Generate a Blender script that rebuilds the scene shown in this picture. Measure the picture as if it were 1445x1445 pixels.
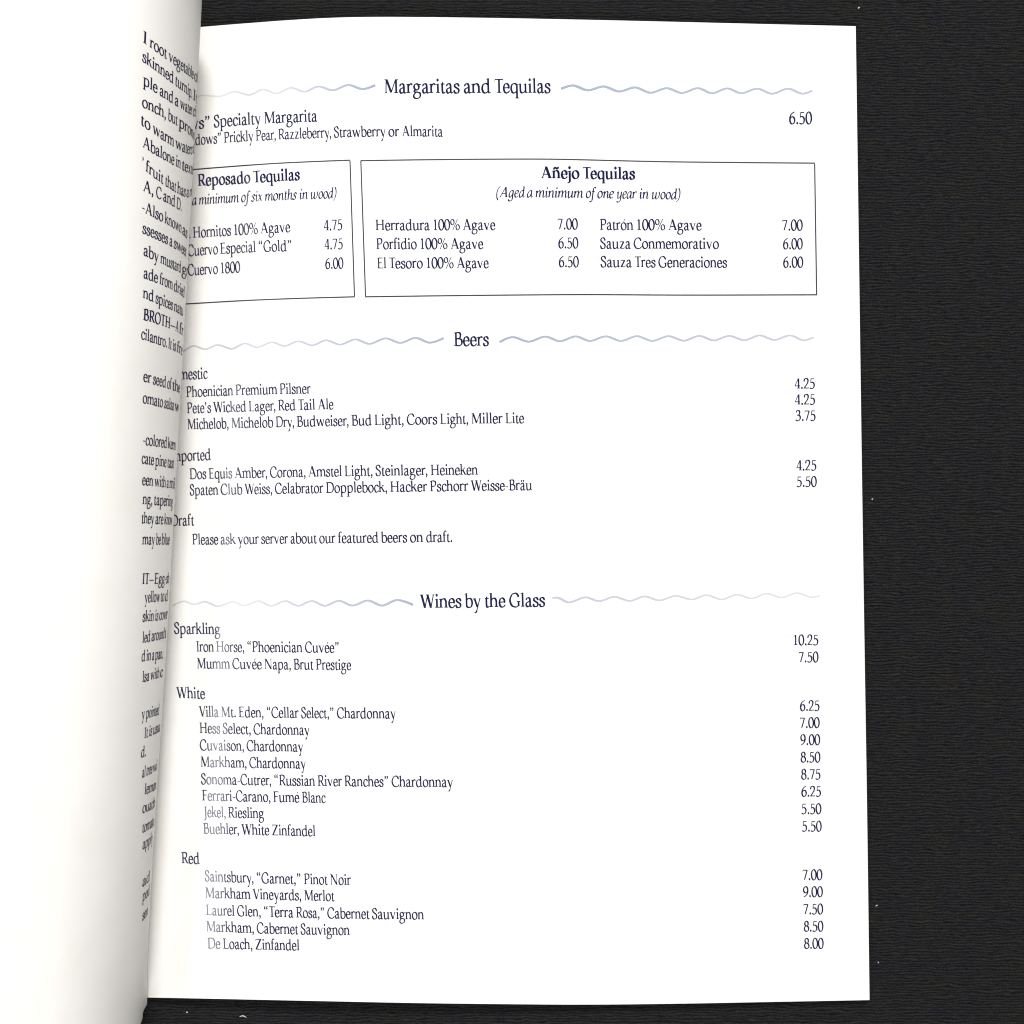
import bpy, math, random
from mathutils import Vector
from mathutils.geometry import tessellate_polygon

sc = bpy.context.scene
for o in list(bpy.data.objects):
    bpy.data.objects.remove(o)
random.seed(7)

# ------------------------------------------------------------------ camera, world, lamps, exposure
D = 0.380                    # camera height over the cloth (m)
PXM = 0.0002                 # one photo pixel on the cloth (m)
F = D / PXM                  # focal length in photo pixels
CX = CY = 722.5
cam_d = bpy.data.cameras.new('camera'); cam = bpy.data.objects.new('camera', cam_d)
sc.collection.objects.link(cam); sc.camera = cam
cam.location = (0, 0, D)
cam_d.sensor_fit = 'HORIZONTAL'
cam_d.angle = 2 * math.atan(CX / F)
cam_d.clip_start = 0.01; cam_d.clip_end = 20

STRIP_YAW = -4.5
world = bpy.data.worlds.new('World'); sc.world = world; world.use_nodes = True
bg = world.node_tree.nodes['Background']
bg.inputs['Color'].default_value = (0.97, 0.98, 1.0, 1)
bg.inputs['Strength'].default_value = AMBIENT = 0.03

def lamp(name, loc, target, sx, sy, power, col, spin=0.0):
    l = bpy.data.lights.new(name, 'AREA'); l.shape = 'RECTANGLE'; l.size = sx; l.size_y = sy
    l.energy = power; l.color = col
    o = bpy.data.objects.new(name, l); sc.collection.objects.link(o)
    o.location = loc
    q = (Vector(target) - Vector(loc)).to_track_quat('-Z', 'Y')
    o.rotation_euler = q.to_euler()
    return o
lamp('overhead_light', (0.16, 1.20, 1.40), (0, 0, 0), 0.5, 0.4, 35.0, (1.0, 0.985, 0.96))
lamp('overhead_light', (0.10, -1.15, 1.40), (0, 0, 0), 0.5, 0.4, 18.0, (1.0, 0.985, 0.96))  # unseen fill added opposite the first, evens brightness down the page
strip = lamp('glare_strip', (-0.335, 0.0, 0.62), (-0.05, 0.0, 0.0), 0.90, 0.115, 1.75, (1.0, 0.99, 0.97))  # unseen strip added so its reflection pales the ink near the gutter
strip.rotation_euler.rotate_axis('Z', math.radians(STRIP_YAW))

sc.view_settings.view_transform = 'Standard'; sc.view_settings.look = 'None'
sc.view_settings.gamma = 1.0; sc.view_settings.use_curve_mapping = False
sc.view_settings.exposure = 0.0
sc.render.engine = 'CYCLES'
sc.cycles.pixel_filter_type = 'BLACKMAN_HARRIS'; sc.cycles.filter_width = 1.15

# ------------------------------------------------------------------ materials
def new_mat(name):
    m = bpy.data.materials.new(name); m.use_nodes = True
    return m, m.node_tree, m.node_tree.nodes['Principled BSDF']

def paper_mat():
    m, nt, b = new_mat('white_paper')
    tc = nt.nodes.new('ShaderNodeTexCoord')
    n = nt.nodes.new('ShaderNodeTexNoise'); n.inputs['Scale'].default_value = 90; n.inputs['Detail'].default_value = 5
    nt.links.new(tc.outputs['Object'], n.inputs['Vector'])
    r = nt.nodes.new('ShaderNodeValToRGB')
    r.color_ramp.elements[0].position = 0.3; r.color_ramp.elements[0].color = (0.790, 0.777, 0.752, 1)
    r.color_ramp.elements[1].position = 0.7; r.color_ramp.elements[1].color = (0.815, 0.806, 0.786, 1)
    nt.links.new(n.outputs['Fac'], r.inputs['Fac']); nt.links.new(r.outputs['Color'], b.inputs['Base Color'])
    f = nt.nodes.new('ShaderNodeTexNoise'); f.inputs['Scale'].default_value = 3500; f.inputs['Detail'].default_value = 3
    nt.links.new(tc.outputs['Object'], f.inputs['Vector'])
    bu = nt.nodes.new('ShaderNodeBump'); bu.inputs['Strength'].default_value = 0.12; bu.inputs['Distance'].default_value = 0.00005
    nt.links.new(f.outputs['Fac'], bu.inputs['Height']); nt.links.new(bu.outputs['Normal'], b.inputs['Normal'])
    b.inputs['Roughness'].default_value = 0.55; b.inputs['Specular IOR Level'].default_value = 0.35
    return m

def ink_mat(name, col, rough=0.11, spec=0.75):
    m, nt, b = new_mat(name)
    tc = nt.nodes.new('ShaderNodeTexCoord')
    n = nt.nodes.new('ShaderNodeTexNoise'); n.inputs['Scale'].default_value = 1500; n.inputs['Detail'].default_value = 3
    nt.links.new(tc.outputs['Object'], n.inputs['Vector'])
    r = nt.nodes.new('ShaderNodeValToRGB')
    r.color_ramp.elements[0].position = 0.35; r.color_ramp.elements[0].color = (*[c * 0.8 for c in col], 1)
    r.color_ramp.elements[1].position = 0.7; r.color_ramp.elements[1].color = (*[min(1, c * 1.5) for c in col], 1)
    nt.links.new(n.outputs['Fac'], r.inputs['Fac']); nt.links.new(r.outputs['Color'], b.inputs['Base Color'])
    b.inputs['Roughness'].default_value = rough; b.inputs['Specular IOR Level'].default_value = spec
    return m

def wave_mat():
    # printed tint: the screen thins out along the rule (stored per vertex as the printed tint)
    m, nt, b = new_mat('periwinkle_tint_ink')
    a = nt.nodes.new('ShaderNodeAttribute'); a.attribute_name = 'tint'
    mx = nt.nodes.new('ShaderNodeMix'); mx.data_type = 'RGBA'
    mx.inputs[6].default_value = (0.80, 0.79, 0.77, 1); mx.inputs[7].default_value = (0.105, 0.165, 0.315, 1)
    nt.links.new(a.outputs['Fac'], mx.inputs[0]); nt.links.new(mx.outputs[2], b.inputs['Base Color'])
    b.inputs['Roughness'].default_value = 0.35
    return m

def cloth_mat():
    m, nt, b = new_mat('black_ribbed_cloth')
    N = nt.nodes.new; L = nt.links.new
    tc = N('ShaderNodeTexCoord')
    # wandering of the ribs
    mp = N('ShaderNodeMapping'); mp.inputs['Scale'].default_value = (160, 420, 1); L(tc.outputs['Object'], mp.inputs['Vector'])
    wn = N('ShaderNodeTexNoise'); wn.inputs['Scale'].default_value = 1; wn.inputs['Detail'].default_value = 3; L(mp.outputs['Vector'], wn.inputs['Vector'])
    sx = N('ShaderNodeSeparateXYZ'); L(tc.outputs['Object'], sx.inputs['Vector'])
    k = N('ShaderNodeMath'); k.operation = 'MULTIPLY'; k.inputs[1].default_value = 2 * math.pi / 0.00082; L(sx.outputs['Y'], k.inputs[0])
    w = N('ShaderNodeMath'); w.operation = 'MULTIPLY_ADD'; w.inputs[1].default_value = 15.0; L(wn.outputs['Fac'], w.inputs[0]); L(k.outputs[0], w.inputs[2])
    s = N('ShaderNodeMath'); s.operation = 'SINE'; L(w.outputs[0], s.inputs[0])
    # threads across the ribs
    mp2 = N('ShaderNodeMapping'); mp2.inputs['Scale'].default_value = (420, 1900, 1); L(tc.outputs['Object'], mp2.inputs['Vector'])
    tn = N('ShaderNodeTexNoise'); tn.inputs['Scale'].default_value = 1; tn.inputs['Detail'].default_value = 6; tn.inputs['Roughness'].default_value = 0.8; L(mp2.outputs['Vector'], tn.inputs['Vector'])
    h = N('ShaderNodeMath'); h.operation = 'MULTIPLY_ADD'; h.inputs[1].default_value = 6.5; L(tn.outputs['Fac'], h.inputs[0]); L(s.outputs[0], h.inputs[2])
    bu = N('ShaderNodeBump'); bu.inputs['Strength'].default_value = 0.7; bu.inputs['Distance'].default_value = 0.00022
    L(h.outputs[0], bu.inputs['Height']); L(bu.outputs['Normal'], b.inputs['Normal'])
    # dyed thread colours: black with brownish and bluish threads
    cn = N('ShaderNodeTexNoise'); cn.inputs['Scale'].default_value = 160; cn.inputs['Detail'].default_value = 5; L(tc.outputs['Object'], cn.inputs['Vector'])
    r = N('ShaderNodeValToRGB'); e = r.color_ramp.elements
    e[0].position = 0.35; e[0].color = (0.0118, 0.0121, 0.0150, 1)
    e[1].position = 0.65; e[1].color = (0.0140, 0.0137, 0.0130, 1)
    L(cn.outputs['Fac'], r.inputs['Fac'])
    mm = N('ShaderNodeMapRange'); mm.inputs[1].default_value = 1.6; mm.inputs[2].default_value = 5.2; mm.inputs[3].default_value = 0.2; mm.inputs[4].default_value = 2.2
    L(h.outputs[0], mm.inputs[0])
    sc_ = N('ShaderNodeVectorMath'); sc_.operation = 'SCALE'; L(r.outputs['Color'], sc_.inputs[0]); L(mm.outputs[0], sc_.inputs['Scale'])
    fz = N('ShaderNodeTexNoise'); fz.inputs['Scale'].default_value = 2600; fz.inputs['Detail'].default_value = 3; L(tc.outputs['Object'], fz.inputs['Vector'])
    fm = N('ShaderNodeMapRange'); fm.inputs[1].default_value = 0.3; fm.inputs[2].default_value = 0.75; fm.inputs[3].default_value = 0.45; fm.inputs[4].default_value = 1.85
    L(fz.outputs['Fac'], fm.inputs[0])
    s2 = N('ShaderNodeVectorMath'); s2.operation = 'SCALE'; L(sc_.outputs[0], s2.inputs[0]); L(fm.outputs[0], s2.inputs['Scale'])
    L(s2.outputs[0], b.inputs['Base Color'])
    b.inputs['Roughness'].default_value = 0.9; b.inputs['Specular IOR Level'].default_value = 0.12
    return m

PAPER = paper_mat()
NAVY = ink_mat('navy_ink', (0.008, 0.011, 0.064))
NAVYB = ink_mat('dark_navy_bold_ink', (0.006, 0.008, 0.062))
GLOSSARY = ink_mat('glossary_ink', (0.006, 0.007, 0.040), 0.5, 0.08)
RULE = ink_mat('thin_rule_ink', (0.016, 0.016, 0.034), 0.3, 0.5)
TINT = wave_mat()
CLOTH = cloth_mat()
m_, nt_, b_ = new_mat('white_lint'); b_.inputs['Base Color'].default_value = (0.55, 0.55, 0.56, 1); b_.inputs['Roughness'].default_value = 0.9
LINT = m_

# ------------------------------------------------------------------ helpers
def mesh_obj(name, verts, faces, mat, parent=None, smooth=False):
    me = bpy.data.meshes.new(name); me.from_pydata(verts, [], faces); me.update()
    if smooth:
        me.polygons.foreach_set('use_smooth', [True] * len(me.polygons))
    if smooth: me.set_sharp_from_angle(angle=math.radians(40))
    me.materials.append(mat)
    o = bpy.data.objects.new(name, me); sc.collection.objects.link(o)
    if parent: o.parent = parent
    return o

def interp(tab, x):
    if x <= tab[0][0]: return tab[0][1]
    for (a, fa), (b, fb) in zip(tab, tab[1:]):
        if x <= b: return fa + (fb - fa) * (x - a) / (b - a)
    return tab[-1][1]

def spline(tab, x):          # Catmull-Rom over a table
    n = len(tab)
    if x <= tab[0][0]: return tab[0][1] + (tab[1][1] - tab[0][1]) / (tab[1][0] - tab[0][0]) * (x - tab[0][0])
    if x >= tab[-1][0]: return tab[-1][1] + (tab[-1][1] - tab[-2][1]) / (tab[-1][0] - tab[-2][0]) * (x - tab[-1][0])
    for i in range(n - 1):
        if x <= tab[i + 1][0]:
            x0, y0 = tab[i]; x1, y1 = tab[i + 1]; h = x1 - x0; t = (x - x0) / h
            m0 = (tab[i + 1][1] - tab[i - 1][1]) / (tab[i + 1][0] - tab[i - 1][0]) if i else (y1 - y0) / h
            m1 = (tab[i + 2][1] - tab[i][1]) / (tab[i + 2][0] - tab[i][0]) if i + 2 < n else (y1 - y0) / h
            return (2*t**3 - 3*t*t + 1) * y0 + (t**3 - 2*t*t + t) * h * m0 + (-2*t**3 + 3*t*t) * y1 + (t**3 - t*t) * h * m1

# ------------------------------------------------------------------ surfaces of the open booklet
# The printed sheet is a gentle hump: low at the fore edge, highest a third of the way in,
# dipping towards the gutter.  Its plan is measured on the photograph.
ZR = [(180, .0018), (215, .0027), (240, .0033), (280, .0041), (330, .0048), (400, .0053), (500, .0055), (650, .0048), (850, .0036), (1050, .0027), (1230, .0022)]
def flat_pt(px, py, lift=0.0):
    z = spline(ZR, px) + lift
    return ((px - CX) / F * (D - z), (CY - py) / F * (D - z), z)

TOP = [(180, 49), (230, 43), (285, 38), (340, 33.5), (400, 29), (460, 25.5), (520, 24), (600, 24.2), (700, 25.5), (820, 27.8), (950, 30.8), (1080, 34), (1208, 37)]
BOT = [(200, 1407.6), (240, 1408.2), (330, 1410), (450, 1412.6), (600, 1415.6), (720, 1417), (830, 1417.6), (950, 1416.4), (1080, 1414), (1227, 1411.2)]
EDGE = [(37, 1207.5), (300, 1211.2), (600, 1215.3), (720, 1217), (900, 1219.7), (1150, 1223.6), (1411, 1227)]
GUT = [(0, 186), (1411, 204.5)]

def fore_edge(py): return spline(EDGE, py)
def gutter(py): return interp(GUT, py)

def sheet_grid(nu, nv, inset=0.0):
    rows = []
    for j in range(nv + 1):
        v = j / nv; row = []
        for i in range(nu + 1):
            u = i / nu; u = 0.35 * u * u + 0.65 * u
            py = 40 + v * 1370; px = 0
            for _ in range(4):
                x0 = gutter(py); x1 = fore_edge(py) - inset
                px = x0 + (x1 - x0) * u
                yt = spline(TOP, px) + inset; yb = spline(BOT, px) - inset
                py = yt + (yb - yt) * v
            row.append((px, py))
        rows.append(row)
    return rows

# The other leaf rises out of the gutter, bulges over the printed page and rolls away upwards
def roll_radius(v): return 0.026 + 0.010 * max(0.0, min(1.0, v)) ** 1.5
SIL = [(-40, 287), (0, 285), (300, 269), (600, 252.6), (900, 235.6), (1145, 219.6), (1290, 211), (1350, 207), (1410, 202.8), (1460, 200)]
def leaf_frame(v):
    gy = 47 + v * (1407.5 - 47); gx = gutter(gy)
    G = flat_pt(gx, gy, 0.0004)
    Y = G[1]
    Zs = 0.0255 + (0.0130 - 0.0255) * v
    py = CY - Y / (D - Zs) * F
    xs = spline(SIL, py)
    Xs = (xs - CX) / F * (D - Zs)
    dx, dz = -Xs, D - Zs; l = math.hypot(dx, dz)
    m = (dx / l, dz / l); n = (m[1], -m[0])
    return G, Y, (Xs, Zs), m, n
PHI = math.radians(72)
def leaf_pt(s, v):
    """s: arc length from the visible rim of the roll (m), s<0 goes down to the gutter."""
    G, Y, S, m, n = leaf_frame(v); R_ROLL = roll_radius(v)
    if s >= 0:
        C = (S[0] - R_ROLL * n[0], S[1] - R_ROLL * n[1])
        ph = min(s / R_ROLL, PHI)
        x = C[0] + R_ROLL * (math.cos(ph) * n[0] + math.sin(ph) * m[0])
        z = C[1] + R_ROLL * (math.cos(ph) * n[1] + math.sin(ph) * m[1])
        e = s - PHI * R_ROLL
        if e > 0:            # large second radius, flattening outwards
            R2 = 0.22; a = e / R2
            d = (-math.sin(ph) * n[0] + math.cos(ph) * m[0], -math.sin(ph) * n[1] + math.cos(ph) * m[1])
            p = (d[1], -d[0])            # to the right of travel = up side is left of it
            x += R2 * (math.sin(a) * d[0] - (1 - math.cos(a)) * p[0])
            z += R2 * (math.sin(a) * d[1] - (1 - math.cos(a)) * p[1])
        return (x, Y, z)
    t = min(1.0, -s / 0.03)   # bezier rim -> gutter
    h = S[1] - G[2]
    P0 = S; P1 = (S[0] - m[0] * h * .55, S[1] - m[1] * h * .55)
    P3 = (G[0], G[2]); P2 = (G[0] + max(0.002, (S[0] - G[0]) * .6), G[2] + h * .12)
    b = ((1-t)**3, 3*t*(1-t)**2, 3*t*t*(1-t), t**3)
    return (sum(w * q[0] for w, q in zip(b, (P0, P1, P2, P3))), Y, sum(w * q[1] for w, q in zip(b, (P0, P1, P2, P3))))

def project(p):
    return (CX + p[0] / (D - p[2]) * F, CY - p[1] / (D - p[2]) * F)

def leaf_inv(px, py):
    """leaf coordinates (s, v) of what is seen at a photo pixel"""
    v = (py - 47) / 1360; s = 0.012
    for _ in range(40):
        e = 1e-5
        q = project(leaf_pt(s, v)); qs = project(leaf_pt(s + e, v)); qv = project(leaf_pt(s, v + e))
        a, b = (qs[0] - q[0]) / e, (qv[0] - q[0]) / e
        c, d = (qs[1] - q[1]) / e, (qv[1] - q[1]) / e
        det = a * d - b * c
        rx, ry = px - q[0], py - q[1]
        if abs(det) < 1e-3: break
        ds = (d * rx - b * ry) / det; dv = (a * ry - c * rx) / det
        ds = max(-0.004, min(0.004, ds)); dv = max(-.02, min(.02, dv))
        s = max(0.0004, s + ds); v += dv
        if abs(ds) < 1e-8 and abs(dv) < 1e-8: break
    return s, v

def leaf_lifted(s, v, lift):
    e = 2e-4
    p = Vector(leaf_pt(s, v)); a = Vector(leaf_pt(s + e, v)) - p; b = Vector(leaf_pt(s, v + 1e-3)) - p
    n = a.cross(b).normalized()
    if n.dot(Vector((0, 0, D)) - p) < 0 and s > 0.001: n = -n
    return tuple(p + n * lift)

# ------------------------------------------------------------------ the setting: the cloth
def build_cloth():
    s = 1.5
    v = [(-s, -s, 0), (s, -s, 0), (s, s, 0), (-s, s, 0)]
    o = mesh_obj('cloth', v, [(0, 1, 2, 3)], CLOTH)
    o['kind'] = 'structure'
build_cloth()

# ------------------------------------------------------------------ the booklet
booklet = bpy.data.objects.new('menu_booklet', None); sc.collection.objects.link(booklet)
booklet['label'] = 'open white menu booklet with navy print lying on black ribbed cloth'
booklet['category'] = 'menu'

def build_pages():
    nu, nv = 110, 70
    rows = sheet_grid(nu, nv)
    verts = [flat_pt(px, py) for r in rows for px, py in r]; w = nu + 1
    top = len(verts)
    verts += [(x, y, z - 0.00013) for x, y, z in verts]
    faces = []
    for j in range(nv):
        for i in range(nu):
            a = j * w + i; faces.append((a, a + w, a + w + 1, a + 1))
            faces.append((top + a, top + a + 1, top + a + w + 1, top + a + w))
    rim = [i for i in range(w)] + [j * w + nu for j in range(1, nv + 1)] + [nv * w + i for i in range(nu - 1, -1, -1)] + [j * w for j in range(nv - 1, 0, -1)]
    for a, b in zip(rim, rim[1:] + rim[:1]): faces.append((a, b, top + b, top + a))
    flat = mesh_obj('page', verts, faces, PAPER, booklet, True)
    flat['label'] = 'flat page listing drinks and prices'
    # the sheets underneath, down to the cloth
    rows = sheet_grid(40, 30, 2.2); w = 41
    verts = []
    for r in rows:
        for px, py in r:
            x, y, z = flat_pt(px, py); verts.append((x, y, z - 0.0004))
    top = len(verts); verts += [(x, y, 0.0001) for x, y, z in verts]; faces = []
    for j in range(30):
        for i in range(40):
            a = j * w + i; faces.append((a, a + w, a + w + 1, a + 1)); faces.append((top + a, top + a + 1, top + a + w + 1, top + a + w))
    rim = list(range(w)) + [j * w + 40 for j in range(1, 31)] + [30 * w + i for i in range(39, -1, -1)] + [j * w for j in range(29, 0, -1)]
    for a, b in zip(rim, rim[1:] + rim[:1]): faces.append((a, b, top + b, top + a))
    mesh_obj('page_stack', verts, faces, PAPER, booklet)
    # the rolled leaf
    ss = [-0.03 + 0.03 * k / 24 for k in range(24)] + [0.0007 * k for k in range(60)] + [0.042 + 0.004 * k for k in range(1, 38)]
    nv = 80; w = len(ss); verts = []
    for j in range(nv + 1):
        for s in ss: verts.append(leaf_pt(s, -0.002 + 1.006 * j / nv))
    top = len(verts)
    for j in range(nv + 1):
        for i, s in enumerate(ss):
            p = Vector(verts[j * w + i])
            q0 = Vector(verts[j * w + max(0, i - 1)]); q1 = Vector(verts[j * w + min(w - 1, i + 1)])
            t = (q1 - q0); nrm = Vector((t.z, 0, -t.x)).normalized()     # towards the cloth side
            verts.append(tuple(p - nrm * 0.00013))
    faces = []
    for j in range(nv):
        for i in range(w - 1):
            a = j * w + i; faces.append((a, a + 1, a + w + 1, a + w)); faces.append((top + a, top + a + w, top + a + w + 1, top + a + 1))
    rim = list(range(w)) + [j * w + w - 1 for j in range(1, nv + 1)] + [nv * w + i for i in range(w - 2, -1, -1)] + [j * w for j in range(nv - 1, 0, -1)]
    for a, b in zip(rim, rim[1:] + rim[:1]): faces.append((a, top + a, top + b, b))
    leaf = mesh_obj('page', verts, faces, PAPER, booklet, True)
    leaf['label'] = 'raised page curling over the gutter with a glossary of foods'
    return flat, leaf
page_flat, page_leaf = build_pages()

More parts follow.
